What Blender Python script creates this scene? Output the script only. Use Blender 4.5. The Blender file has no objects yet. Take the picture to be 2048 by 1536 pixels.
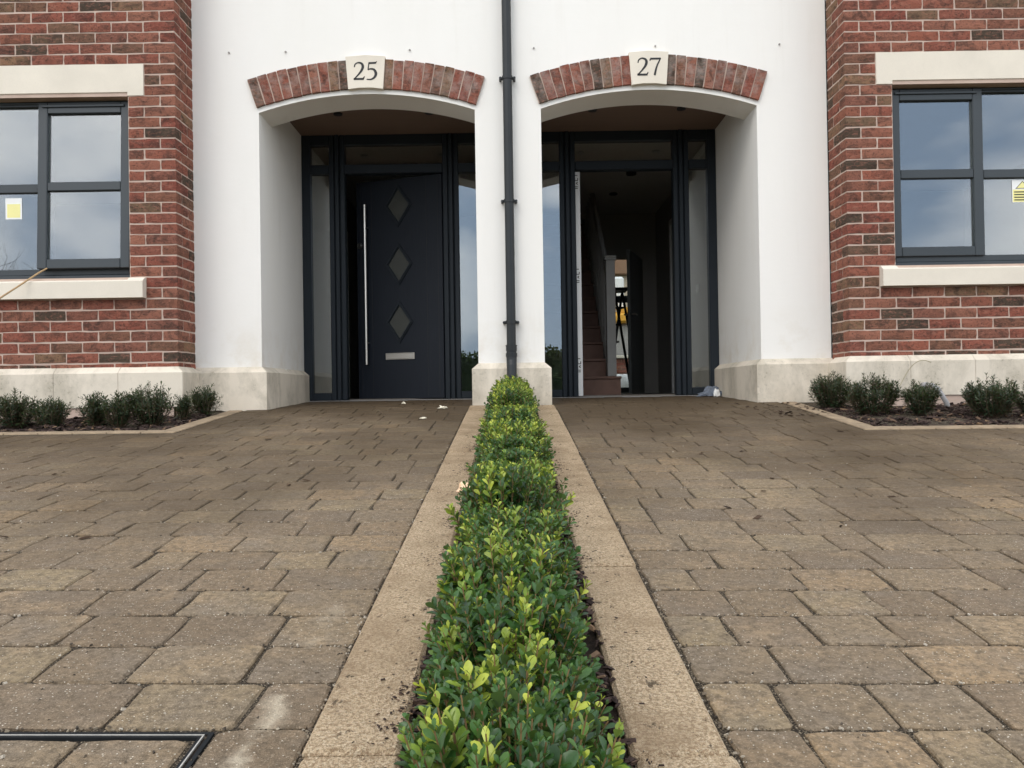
import bpy, math, random
from mathutils import Matrix, Vector, noise

# ------------------------------------------------------------------ camera, sky, sun, exposure
SC = bpy.context.scene
COL = SC.collection
E = 0.6355                      # camera height over the drive where the photographer crouches
PITCH, ROLL = 0.0096, 0.0155
FPX = 1657.0                    # focal length in pixels of a 2048 px wide picture

cam_d = bpy.data.cameras.new('camera')
cam = bpy.data.objects.new('camera', cam_d)
COL.objects.link(cam)
cam_d.sensor_width = 36.0
cam_d.lens = FPX / 2048 * 36.0
cam_d.clip_start = 0.02
cam_d.clip_end = 600
CAM_R = Matrix.Rotation(math.pi / 2 + PITCH, 4, 'X') @ Matrix.Rotation(-ROLL, 4, 'Z')
cam.matrix_world = Matrix.Translation((0, 0, E)) @ CAM_R
SC.camera = cam
CAM_INV = (Matrix.Translation((0, 0, E)) @ CAM_R).inverted()

SUN_EL, SUN_AZ = math.radians(42), math.radians(28)     # behind the camera, a little to the left
wd = bpy.data.worlds.new('World')
SC.world = wd
wd.use_nodes = True
wt = wd.node_tree
wt.nodes.clear()
w_out = wt.nodes.new('ShaderNodeOutputWorld')
w_bg = wt.nodes.new('ShaderNodeBackground')
w_sky = wt.nodes.new('ShaderNodeTexSky')
w_sky.sky_type = 'NISHITA'
w_sky.sun_disc = False
w_sky.sun_elevation = SUN_EL
w_sky.sun_rotation = math.pi + SUN_AZ
w_tc = wt.nodes.new('ShaderNodeTexCoord')
w_map = wt.nodes.new('ShaderNodeMapping')
w_map.inputs['Scale'].default_value = (1.0, 1.0, 1.9)
w_map.inputs['Location'].default_value = (8.8, 4.1, 0.5)
w_map.inputs['Rotation'].default_value = (0.0, 0.0, math.radians(-19))
w_n = wt.nodes.new('ShaderNodeTexNoise')
w_n.inputs['Scale'].default_value = 3.1
w_n.inputs['Detail'].default_value = 6
w_n.inputs['Roughness'].default_value = 0.46
w_n.inputs['Distortion'].default_value = 0.35
w_r = wt.nodes.new('ShaderNodeValToRGB')
w_r.color_ramp.elements[0].position = 0.38
w_r.color_ramp.elements[0].color = (4.7, 6.0, 7.9, 1)
w_r.color_ramp.elements[1].position = 0.62
w_r.color_ramp.elements[1].color = (18.0, 17.6, 17.0, 1)
w_mix = wt.nodes.new('ShaderNodeMixRGB')
w_mix.inputs['Fac'].default_value = 0.86
wt.links.new(w_tc.outputs['Generated'], w_map.inputs['Vector'])
wt.links.new(w_map.outputs['Vector'], w_n.inputs['Vector'])
wt.links.new(w_n.outputs['Fac'], w_r.inputs['Fac'])
wt.links.new(w_sky.outputs['Color'], w_mix.inputs['Color1'])
wt.links.new(w_r.outputs['Color'], w_mix.inputs['Color2'])
wt.links.new(w_mix.outputs['Color'], w_bg.inputs['Color'])
w_bg.inputs['Strength'].default_value = 0.145
wt.links.new(w_bg.outputs['Background'], w_out.inputs['Surface'])

sun_d = bpy.data.lights.new('sun', 'SUN')
sun_d.energy = 0.7
sun_d.angle = math.radians(24)
sun_d.color = (1.0, 0.955, 0.89)
sun = bpy.data.objects.new('sun', sun_d)
COL.objects.link(sun)
sdir = Vector((-math.sin(SUN_AZ) * math.cos(SUN_EL), -math.cos(SUN_AZ) * math.cos(SUN_EL), math.sin(SUN_EL)))
sun.rotation_euler = sdir.to_track_quat('Z', 'Y').to_euler()
sun.location = (-6, -8, 14)

vs = SC.view_settings
vs.view_transform = 'Standard'
vs.look = 'None'
vs.exposure = 0.2
vs.gamma = 1.0
vs.use_curve_mapping = False
SC.cycles.max_bounces = 8
SC.cycles.transparent_max_bounces = 16
SC.cycles.caustics_reflective = False
SC.cycles.caustics_refractive = False

R = random.Random(7)


def project(p):
    q = CAM_INV @ Vector(p)
    if q.z > -0.05:
        return None
    return 1024 + FPX * q.x / -q.z, 768 - FPX * q.y / -q.z, -q.z


def in_view(p, m=30):
    q = project(p)
    return q is not None and -m < q[0] < 2048 + m and -m < q[1] < 1536 + m


# ------------------------------------------------------------------ levels (r = metres over the eye)
def Z(r):
    return r + E


Y_BAY, Y_WALL, Y_DOOR = 5.80, 6.12, 7.35
X_PIER, X_JAMB, X_MID = 2.335, 1.845, 0.245
S1, S2 = 0.0875, 0.036
Z_STEP = S1 * Y_WALL
Z_SILL = Z_STEP + S2 * (Y_DOOR - Y_WALL)


def ground(x, y):
    if y <= -1.6:
        base = -1.6 * S1
    elif y <= Y_WALL:
        base = S1 * y
    elif y <= Y_DOOR:
        base = Z_STEP + S2 * (y - Y_WALL)
    else:
        base = Z_SILL
    c = 0.0155 * max(0.0, min(1.0, (5.9 - y) / 4.0)) * max(0.0, min(1.0, (y + 8) / 6))
    return base - c * max(-6, min(6, x))


# ------------------------------------------------------------------ mesh helpers
WL = {}


class MB:
    def __init__(self):
        self.v, self.f, self.mi, self.fa, self.cur, self.val = [], [], [], [], 0, 0.0

    def face(self, idx):
        self.f.append(tuple(idx))
        self.mi.append(self.cur)
        self.fa.append(self.val)

    def poly(self, pts):
        b = len(self.v)
        self.v.extend(tuple(p) for p in pts)
        self.face(range(b, b + len(pts)))

    def box(self, x0, x1, y0, y1, z0, z1, skip=''):
        b = len(self.v)
        self.v += [(x0, y0, z0), (x1, y0, z0), (x1, y1, z0), (x0, y1, z0),
                   (x0, y0, z1), (x1, y0, z1), (x1, y1, z1), (x0, y1, z1)]
        for k, q in (('b', (3, 2, 1, 0)), ('t', (4, 5, 6, 7)), ('f', (0, 1, 5, 4)), ('r', (1, 2, 6, 5)), ('k', (2, 3, 7, 6)), ('l', (3, 0, 4, 7))):
            if k not in skip:
                self.face([b + i for i in q])
        return self

    def cbox(self, x0, x1, y0, y1, z0, z1, c=0.004):
        """box with all edges chamfered by c"""
        b = len(self.v)
        for sx, sy, sz in ((0, 0, 0), (1, 0, 0), (1, 1, 0), (0, 1, 0), (0, 0, 1), (1, 0, 1), (1, 1, 1), (0, 1, 1)):
            X, Y, Zz = (x0, x1)[sx], (y0, y1)[sy], (z0, z1)[sz]
            dx, dy, dz = (c, -c)[sx], (c, -c)[sy], (c, -c)[sz]
            self.v += [(X, Y + dy, Zz + dz), (X + dx, Y, Zz + dz), (X + dx, Y + dy, Zz)]
        def i(n, k):
            return b + n * 3 + k
        for q in ((3, 2, 1, 0),):
            self.face([i(n, 2) for n in q])
        self.face([i(n, 2) for n in (4, 5, 6, 7)])
        self.face([i(n, 1) for n in (0, 1, 5, 4)])
        self.face([i(n, 1) for n in (2, 3, 7, 6)])
        self.face([i(n, 0) for n in (1, 2, 6, 5)])
        self.face([i(n, 0) for n in (3, 0, 4, 7)])
        # edges
        for (a, d, k1, k2) in ((0, 1, 1, 2), (1, 2, 0, 2), (2, 3, 1, 2), (3, 0, 0, 2)):
            self.face([i(a, k2), i(d, k2), i(d, k1), i(a, k1)])
            self.face([i(a + 4, k1), i(d + 4, k1), i(d + 4, k2), i(a + 4, k2)])
        for n, k1, k2 in ((0, 0, 1), (1, 1, 0), (2, 0, 1), (3, 1, 0)):
            self.face([i(n, k1), i(n, k2), i(n + 4, k2), i(n + 4, k1)])
        for n in range(8):
            t = [i(n, 0), i(n, 1), i(n, 2)]
            if n in (0, 2, 5, 7):
                t = t
            else:
                t = t[::-1]
            self.face(t)
        return self

    def tube(self, pts, rad, n=10, caps=True):
        """round bar through pts; rad a number or one per point"""
        pts = [Vector(p) for p in pts]
        if not isinstance(rad, (list, tuple)):
            rad = [rad] * len(pts)
        b = len(self.v)
        for i, p in enumerate(pts):
            d = (pts[min(i + 1, len(pts) - 1)] - pts[max(i - 1, 0)]).normalized()
            up = Vector((0, 0, 1)) if abs(d.z) < 0.9 else Vector((1, 0, 0))
            u = d.cross(up).normalized()
            w = u.cross(d).normalized()
            for k in range(n):
                a = 2 * math.pi * k / n
                self.v.append(tuple(p + (u * math.cos(a) + w * math.sin(a)) * rad[i]))
        for i in range(len(pts) - 1):
            for k in range(n):
                k2 = (k + 1) % n
                self.face([b + i * n + k, b + i * n + k2, b + (i + 1) * n + k2, b + (i + 1) * n + k])
        if caps:
            self.face([b + k for k in range(n)][::-1])
            self.face([b + (len(pts) - 1) * n + k for k in range(n)])
        return self

    def prism(self, outline, y0, y1):
        """outline of (x, z), counter-clockwise seen from -Y, between y0 (front) and y1"""
        n = len(outline)
        b = len(self.v)
        self.v += [(x, y0, z) for x, z in outline] + [(x, y1, z) for x, z in outline]
        self.face(range(b, b + n))
        self.face([b + n + i for i in range(n)][::-1])
        for i in range(n):
            j = (i + 1) % n
            self.face([b + j, b + i, b + n + i, b + n + j])
        return self

    def mesh(self, name, mats, smooth=False, origin=(0, 0, 0), recalc=True):
        ox, oy, oz = origin
        me = bpy.data.meshes.new(name)
        me.from_pydata([(x - ox, y - oy, z - oz) for x, y, z in self.v], [], self.f)
        if not isinstance(mats, (list, tuple)):
            mats = [mats]
        for m in mats:
            me.materials.append(m)
        if len(mats) > 1:
            me.polygons.foreach_set('material_index', self.mi)
        if any(self.fa):
            at = me.attributes.new('tone', 'FLOAT', 'FACE')
            at.data.foreach_set('value', self.fa)
        if smooth:
            me.polygons.foreach_set('use_smooth', [True] * len(me.polygons))
        if recalc:
            import bmesh
            bm = bmesh.new()
            bm.from_mesh(me)
            bmesh.ops.recalc_face_normals(bm, faces=bm.faces)
            bm.to_mesh(me)
            bm.free()
        me.update()
        return me

    def build(self, name, mats, parent=None, smooth=False, local=False, recalc=True, origin=None):
        if local:
            me = self.mesh(name, mats, smooth, (0, 0, 0), recalc)
            o = bpy.data.objects.new(name, me)
            COL.objects.link(o)
            o.parent = parent
            return o
        xs, ys, zs = zip(*self.v)
        if origin is None:
            origin = ((min(xs) + max(xs)) / 2, (min(ys) + max(ys)) / 2, min(zs))
        me = self.mesh(name, mats, smooth, origin, recalc)
        return place(name, me, origin, parent)


def place(name, data, loc, parent=None, rot=None):
    o = bpy.data.objects.new(name, data)
    COL.objects.link(o)
    pl = WL.get(parent.name, (0, 0, 0)) if parent else (0, 0, 0)
    o.location = [a - b for a, b in zip(loc, pl)]
    if rot is not None:
        o.rotation_euler = rot
    if parent:
        o.parent = parent
    WL[o.name] = tuple(loc)
    return o


def thing(name, label, cat, loc, group=None):
    o = place(name, None, loc)
    o.empty_display_size = 0.1
    return tag(o, label, cat, group)


def tag(o, label, cat, group=None):
    o['label'] = label
    o['category'] = cat
    if group:
        o['group'] = group
    return o


def kind(o, k):
    o['kind'] = k
    return o


# ------------------------------------------------------------------ material helpers
class NT:
    def __init__(self, name):
        self.m = bpy.data.materials.new(name)
        self.m.use_nodes = True
        self.t = self.m.node_tree
        self.t.nodes.clear()
        self.out = self.t.nodes.new('ShaderNodeOutputMaterial')

    def n(self, typ, ins=None, **props):
        nd = self.t.nodes.new('ShaderNode' + typ)
        for k, v in props.items():
            setattr(nd, k, v)
        for k, v in (ins or {}).items():
            s = nd.inputs[k]
            if hasattr(v, 'is_linked') or isinstance(v, bpy.types.NodeSocket):
                self.t.links.new(v, s)
            else:
                s.default_value = v
        return nd

    def ramp(self, fac, stops, interp='LINEAR'):
        nd = self.n('ValToRGB', {'Fac': fac})
        cr = nd.color_ramp
        cr.interpolation = interp
        while len(cr.elements) < len(stops):
            cr.elements.new(0.5)
        for e, (p, c) in zip(cr.elements, stops):
            e.position = p
            e.color = (c, c, c, 1) if isinstance(c, (int, float)) else (*c, 1)
        return nd.outputs['Color']

    def mix(self, fac, a, b, mode='MIX'):
        nd = self.n('MixRGB', blend_type=mode)
        for k, v in (('Fac', fac), ('Color1', a), ('Color2', b)):
            if isinstance(v, bpy.types.NodeSocket):
                self.t.links.new(v, nd.inputs[k])
            elif isinstance(v, tuple):
                nd.inputs[k].default_value = (*v, 1)
            else:
                nd.inputs[k].default_value = v
        return nd.outputs['Color']

    def math(self, op, a, b=0.0, clamp=False):
        nd = self.n('Math', operation=op)
        nd.use_clamp = clamp
        for i, v in enumerate((a, b)):
            if isinstance(v, bpy.types.NodeSocket):
                self.t.links.new(v, nd.inputs[i])
            else:
                nd.inputs[i].default_value = v
        return nd.outputs[0]

    def pos(self):
        return self.n('NewGeometry').outputs['Position']

    def obj(self):
        return self.n('TexCoord').outputs['Object']

    def scaled(self, vec, s):
        nd = self.n('Mapping', {'Vector': vec})
        nd.inputs['Scale'].default_value = s
        return nd.outputs['Vector']

    def noise(self, vec, scale, detail=4, rough=0.55, dist=0.0):
        return self.n('TexNoise', {'Vector': vec, 'Scale': scale, 'Detail': detail, 'Roughness': rough, 'Distortion': dist}).outputs['Fac']

    def bump(self, h, strength=0.3, dist=0.01):
        return self.n('Bump', {'Height': h, 'Strength': strength, 'Distance': dist}).outputs['Normal']

    def done(self, col, rough=0.7, normal=None, metal=0.0, spec=0.5, **extra):
        ins = {'Base Color': (*col, 1) if isinstance(col, tuple) else col, 'Roughness': rough, 'Metallic': metal, 'Specular IOR Level': spec}
        if normal is not None:
            ins['Normal'] = normal
        ins.update(extra)
        b = self.n('BsdfPrincipled', ins)
        self.t.links.new(b.outputs[0], self.out.inputs['Surface'])
        return self.m


def tone_of(t):
    """a number 0..1 that differs from piece to piece (object or piece of a joined mesh)"""
    rnd = t.n('ObjectInfo').outputs['Random']
    at = t.n('Attribute', attribute_name='tone').outputs['Fac']
    return t.math('FRACT', t.math('ADD', rnd, at))


def shifted(t, vec, tone, k=37.0):
    cmb = t.n('CombineXYZ', {'X': t.math('MULTIPLY', tone, k), 'Y': t.math('MULTIPLY', tone, k * 1.7), 'Z': t.math('MULTIPLY', tone, k * 0.6)}).outputs[0]
    return t.n('VectorMath', {0: vec, 1: cmb}, operation='ADD').outputs[0]


def m_plain(name, col, rough=0.6, metal=0.0, spec=0.5, var=0.06, scale=9, bump=0.0):
    t = NT(name)
    p = t.pos()
    f = t.noise(p, scale, 5)
    a = tuple(c * (1 - var) for c in col)
    b = tuple(min(1, c * (1 + var)) for c in col)
    c = t.mix(t.ramp(f, [(0.3, 0.0), (0.7, 1.0)]), a, b)
    nrm = t.bump(t.noise(p, scale * 18, 3), bump, 0.002) if bump else None
    return t.done(c, rough, nrm, metal, spec)


def m_render_white():
    t = NT('white_render')
    p = t.pos()
    f = t.noise(t.scaled(p, (1, 1, 0.35)), 1.6, 5, 0.6)
    c = t.mix(t.ramp(f, [(0.3, 0.0), (0.75, 1.0)]), (0.82, 0.795, 0.745), (0.855, 0.832, 0.79))
    # faint splash marks low on the wall
    sep = t.n('SeparateXYZ', {0: p}).outputs['Z']
    low = t.ramp(t.math('MULTIPLY', t.math('SUBTRACT', Z(0.62), sep), 2.2, True), [(0.0, 0.0), (1.0, 0.75)])
    st = t.math('MULTIPLY', low, t.ramp(t.noise(p, 5.5, 7, 0.65), [(0.46, 0.0), (0.72, 1.0)]))
    c = t.mix(st, c, (0.66, 0.585, 0.47))
    run = t.math('MULTIPLY', t.ramp(t.noise(t.scaled(p, (1, 1, 0.06)), 9, 5, 0.65), [(0.54, 0.0), (0.74, 0.30)]), t.ramp(t.noise(p, 1.1, 3), [(0.42, 0.0), (0.62, 1.0)]))
    c = t.mix(run, c, (0.68, 0.64, 0.57))
    h = t.math('ADD', t.noise(p, 260, 2), t.math('MULTIPLY', t.noise(t.scaled(p, (1, 1, 1.8)), 9, 4), 1.6))
    return t.done(c, 0.85, t.bump(h, 0.2, 0.004), spec=0.2)


def m_stone(name, col, stain=0.35, low=False):
    t = NT(name)
    p = t.pos()
    c = t.mix(t.ramp(t.noise(p, 3.0, 6, 0.6), [(0.35, 0.0), (0.7, 1.0)]), tuple(x * 0.94 for x in col), tuple(min(1, x * 1.05) for x in col))
    c = t.mix(t.math('MULTIPLY', t.ramp(t.noise(p, 160, 3, 0.7), [(0.5, 0.0), (0.8, 1.0)]), 0.25), c, tuple(x * 0.72 for x in col))
    if low:
        dirt = t.ramp(t.noise(t.scaled(p, (1, 1, 0.55)), 3.4, 7, 0.68, 0.4), [(0.46, 0.0), (0.68, 1.0)])
        c = t.mix(t.math('MULTIPLY', dirt, stain), c, (0.30, 0.265, 0.2))
        d2 = t.ramp(t.noise(p, 46, 5, 0.7), [(0.56, 0.0), (0.66, 1.0)])
        c = t.mix(t.math('MULTIPLY', t.math('MULTIPLY', d2, dirt), 0.5), c, (0.16, 0.14, 0.1))
    h = t.math('ADD', t.noise(p, 330, 2), t.noise(p, 40, 4))
    return t.done(c, 0.82, t.bump(h, 0.16, 0.003), spec=0.3)


def m_brick(name, smear=0.0):
    t = NT(name)
    tone = tone_of(t)
    o = shifted(t, t.obj(), tone)
    n1 = t.noise(t.scaled(o, (1, 1, 1.3)), 9, 6, 0.66, 0.9)
    n2 = t.noise(t.scaled(o, (1, 1, 2.2)), 26, 6, 0.65, 0.8)
    base = t.ramp(tone, [(0.0, (0.365, 0.135, 0.090)), (0.16, (0.274, 0.086, 0.062)), (0.30, (0.383, 0.166, 0.110)), (0.44, (0.246, 0.105, 0.075)),
                         (0.56, (0.338, 0.113, 0.078)), (0.64, (0.197, 0.119, 0.077)), (0.72, (0.365, 0.126, 0.083)), (0.80, (0.148, 0.104, 0.071)), (0.87, (0.319, 0.187, 0.110)), (0.93, (0.112, 0.081, 0.058)), (1.0, (0.093, 0.068, 0.050))])
    dark = t.mix(0.7, base, (0.059, 0.041, 0.035))
    c = t.mix(t.ramp(n1, [(0.48, 0.0), (0.62, 0.92)]), base, dark)
    c = t.mix(t.ramp(n2, [(0.50, 0.0), (0.66, 0.6)]), c, (0.419, 0.184, 0.130))
    c = t.mix(t.ramp(t.noise(o, 70, 5, 0.7), [(0.54, 0.0), (0.64, 0.7)]), c, (0.054, 0.039, 0.033))
    if smear:
        sx = t.ramp(t.noise(o, 13, 5, 0.65), [(0.42, 0.0), (0.66, smear)])
        zz = t.ramp(t.n('SeparateXYZ', {0: t.obj()}).outputs['Z'], [(0.0, 0.25), (0.1, 1.0)])
        c = t.mix(t.math('MULTIPLY', sx, zz), c, (0.5, 0.42, 0.37))
    crease = t.noise(t.scaled(o, (1, 1, 2.6)), 30, 6, 0.7, 1.6)
    h = t.math('ADD', t.math('MULTIPLY', crease, 1.6), t.noise(o, 190, 3))
    return t.done(c, 0.85, t.bump(h, 1.0, 0.009), spec=0.1)


def m_mortar():
    t = NT('mortar')
    p = t.pos()
    c = t.mix(t.ramp(t.noise(p, 5, 5, 0.6), [(0.35, 0.0), (0.7, 1.0)]), (0.48, 0.36, 0.295), (0.57, 0.445, 0.37))
    c = t.mix(t.ramp(t.noise(p, 120, 4, 0.7), [(0.5, 0.0), (0.8, 0.6)]), c, (0.5, 0.38, 0.32))
    return t.done(c, 0.95, t.bump(t.noise(p, 240, 3), 0.4, 0.004), spec=0.15)


def m_paver():
    t = NT('tumbled_paver')
    tone = tone_of(t)
    p = t.pos()
    o = shifted(t, t.obj(), tone)
    base = t.ramp(tone, [(0.0, (0.260, 0.194, 0.125)), (0.18, (0.188, 0.138, 0.092)), (0.34, (0.285, 0.213, 0.134)), (0.5, (0.228, 0.173, 0.116)), (0.62, (0.294, 0.226, 0.137)),
                         (0.74, (0.240, 0.175, 0.114)), (0.86, (0.173, 0.132, 0.094)), (0.93, (0.299, 0.212, 0.128)), (1.0, (0.367, 0.256, 0.147))])
    tan = t.ramp(t.noise(o, 5.5, 4, 0.55, 0.5), [(0.52, 0.0), (0.72, 0.7)])
    c = t.mix(tan, base, (0.367, 0.263, 0.159))
    grey = t.ramp(t.noise(o, 7.5, 4, 0.6), [(0.46, 0.0), (0.70, 0.7)])
    c = t.mix(grey, c, (0.200, 0.164, 0.128))
    c = t.mix(t.ramp(t.noise(p, 62, 5, 0.75), [(0.38, 0.8), (0.58, 0.0)]), c, (0.115, 0.088, 0.060))
    c = t.mix(t.ramp(t.noise(p, 210, 3, 0.7), [(0.54, 0.0), (0.70, 0.6)]), c, (0.448, 0.351, 0.247))
    # pale grit and cement specks
    vor = t.n('TexVoronoi', {'Vector': p, 'Scale': 150.0}, feature='F1')
    sp = t.math('MULTIPLY', t.ramp(vor.outputs['Distance'], [(0.14, 1.0), (0.24, 0.0)]), t.ramp(vor.outputs['Color'], [(0.62, 0.0), (0.68, 1.0)]))
    c = t.mix(t.math('MULTIPLY', sp, 0.85), c, (0.68, 0.61, 0.50))
    # wet brown cast in broad patches (silt washed down from the houses)
    ysep = t.n('SeparateXYZ', {0: p}).outputs['Y']      # still wet where the houses keep the rain-run off from drying
    wet = t.ramp(t.math('ADD', t.noise(p, 0.9, 5, 0.6), t.math('MULTIPLY', t.math('SUBTRACT', ysep, 3.0), 0.115)), [(0.42, 0.0), (0.78, 0.9)])
    c = t.mix(wet, c, (0.082, 0.058, 0.035))
    # two cement drips beside the left kerb
    s = t.n('SeparateXYZ', {0: p})
    wob = t.math('MULTIPLY', t.math('SUBTRACT', t.noise(p, 9, 4), 0.5), 0.09)
    dx = t.math('ABSOLUTE', t.math('ADD', t.math('ADD', s.outputs['X'], 0.392), wob))
    streak = t.math('MULTIPLY', t.ramp(dx, [(0.0, 0.62), (0.034, 0.0)]), t.ramp(t.noise(t.scaled(p, (1, 1.0, 1)), 7.0, 4, 0.6), [(0.47, 0.0), (0.58, 1.0)]))
    yy = t.math('MULTIPLY', t.ramp(s.outputs['Y'], [(0.10, 0.0), (0.108, 1.0)]), 1.0)
    gate = t.math('MULTIPLY', t.ramp(t.math('MULTIPLY', s.outputs['Y'], 0.1), [(0.112, 1.0), (0.2, 0.0)]), 0.9)
    c = t.mix(t.math('MULTIPLY', streak, gate), c, (0.76, 0.66, 0.5))
    h = t.math('ADD', t.math('MULTIPLY', t.noise(p, 55, 4, 0.6), 1.4), t.noise(p, 320, 3))
    rough = t.ramp(t.math('ADD', t.math('MULTIPLY', wet, -0.35), t.noise(p, 30, 4)), [(0.2, 0.56), (0.7, 0.85)])
    return t.done(c, rough, t.bump(h, 0.7, 0.007), spec=0.1)


def m_kerb():
    t = NT('kerb_concrete')
    tone = tone_of(t)
    p = t.pos()
    base = t.ramp(tone, [(0.0, (0.60, 0.44, 0.28)), (0.5, (0.74, 0.56, 0.365)), (1.0, (0.66, 0.50, 0.325))])
    c = t.mix(t.ramp(t.noise(p, 150, 3, 0.8), [(0.44, 0.9), (0.56, 0.0)]), base, (0.36, 0.245, 0.145))
    c = t.mix(t.ramp(t.noise(p, 190, 3, 0.8), [(0.52, 0.0), (0.62, 0.9)]), c, (0.85, 0.70, 0.5))
    c = t.mix(t.ramp(t.noise(p, 4.2, 5, 0.65), [(0.46, 0.0), (0.66, 0.7)]), c, (0.36, 0.25, 0.15))
    c = t.mix(t.ramp(t.noise(t.scaled(p, (1.0, 0.6, 1)), 34, 5, 0.75), [(0.60, 0.0), (0.66, 0.8)]), c, (0.05, 0.032, 0.02))
    h = t.math('ADD', t.noise(p, 150, 3, 0.8), t.noise(p, 420, 2))
    return t.done(c, 0.8, t.bump(h, 1.0, 0.009), spec=0.15)


def m_soil():
    t = NT('dark_soil')
    p = t.pos()
    c = t.ramp(t.noise(p, 38, 6, 0.7), [(0.3, (0.014, 0.009, 0.006)), (0.6, (0.038, 0.025, 0.017)), (0.8, (0.07, 0.048, 0.034))])
    return t.done(c, 0.95, t.bump(t.noise(p, 90, 6, 0.7), 1.0, 0.02), spec=0.2)


def m_joint():
    t = NT('joint_sand')
    p = t.pos()
    c = t.ramp(t.noise(p, 300, 4, 0.7), [(0.40, (0.016, 0.012, 0.008)), (0.54, (0.05, 0.038, 0.026)), (0.66, (0.38, 0.31, 0.22))])
    return t.done(c, 0.95, t.bump(t.noise(p, 260, 4), 0.8, 0.006), spec=0.2)


def m_chip(name, stops):
    t = NT(name)
    at = t.n('Attribute', attribute_name='tone').outputs['Fac']
    c = t.ramp(at, stops)
    c = t.mix(0.35, c, t.ramp(t.noise(t.pos(), 160, 3), [(0.3, 0.25), (0.7, 0.9)]), 'MULTIPLY')
    return t.done(c, 0.85, spec=0.25)


def m_leaf(name, stops, rough=0.4, trans=0.25):
    t = NT(name)
    at = t.n('Attribute', attribute_name='tone').outputs['Fac']
    c = t.ramp(at, stops)
    c = t.mix(0.5, c, t.ramp(t.noise(t.pos(), 75, 3), [(0.3, 0.55), (0.7, 1.0)]), 'MULTIPLY')
    back = t.n('NewGeometry').outputs['Backfacing']
    c2 = t.mix(t.math('MULTIPLY', back, 0.45), c, (0.17, 0.22, 0.10))
    b = t.n('BsdfPrincipled', {'Base Color': c2, 'Roughness': rough, 'Specular IOR Level': 0.36})
    tr = t.n('BsdfTranslucent', {'Color': t.mix(0.5, c, (0.16, 0.24, 0.03))})
    mx = t.n('MixShader', {0: trans, 1: b.outputs[0], 2: tr.outputs[0]})
    t.t.links.new(mx.outputs[0], t.out.inputs['Surface'])
    return t.m


def m_glass(name='window_glass', f0=0.15, tint=(0.88, 0.91, 0.9)):
    """one face of a double-glazed unit: mirror reflection by angle (Schlick), the rest passes"""
    t = NT(name)
    lw = t.n('LayerWeight', {'Blend': 0.5}).outputs['Facing']
    p5 = t.math('POWER', lw, 5.0)
    fr = t.math('ADD', t.math('MULTIPLY', p5, 1 - f0), f0)
    wob = t.bump(t.noise(t.pos(), 1.6, 2), 0.05, 0.01)
    gl = t.n('BsdfGlossy', {'Color': (0.95, 0.97, 1, 1), 'Roughness': 0.0, 'Normal': wob})
    tr = t.n('BsdfTransparent', {'Color': (*tint, 1)})
    mx = t.n('MixShader', {0: fr, 1: tr.outputs[0], 2: gl.outputs[0]})
    t.t.links.new(mx.outputs[0], t.out.inputs['Surface'])
    return t.m


def m_door():
    t = NT('door_woodgrain')
    o = t.obj()
    g = t.noise(t.scaled(o, (1, 1, 0.035)), 130, 4, 0.6)
    c = t.mix(g, (0.012, 0.015, 0.021), (0.021, 0.025, 0.033))
    return t.done(c, 0.48, t.bump(g, 0.5, 0.002), spec=0.16)


def m_timber(name, c0, c1, ax=(0.06, 1, 1), rough=0.6):
    t = NT(name)
    p = t.pos()
    g = t.noise(t.scaled(p, ax), 40, 5, 0.6, 0.4)
    return t.done(t.mix(g, c0, c1), rough, t.bump(g, 0.2, 0.002), spec=0.35)


def m_brushed(name, col, rough=0.28):
    t = NT(name)
    g = t.noise(t.scaled(t.obj(), (1, 1, 0.02)), 300, 2)
    return t.done(t.mix(g, tuple(c * 0.85 for c in col), col), rough, metal=1.0)


def m_grass():
    t = NT('rough_grass')
    p = t.pos()
    c = t.ramp(t.noise(p, 1.6, 6, 0.7), [(0.3, (0.035, 0.055, 0.014)), (0.7, (0.075, 0.085, 0.03))])
    return t.done(c, 0.9, t.bump(t.noise(p, 20, 5), 1.0, 0.05), spec=0.2)


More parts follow.
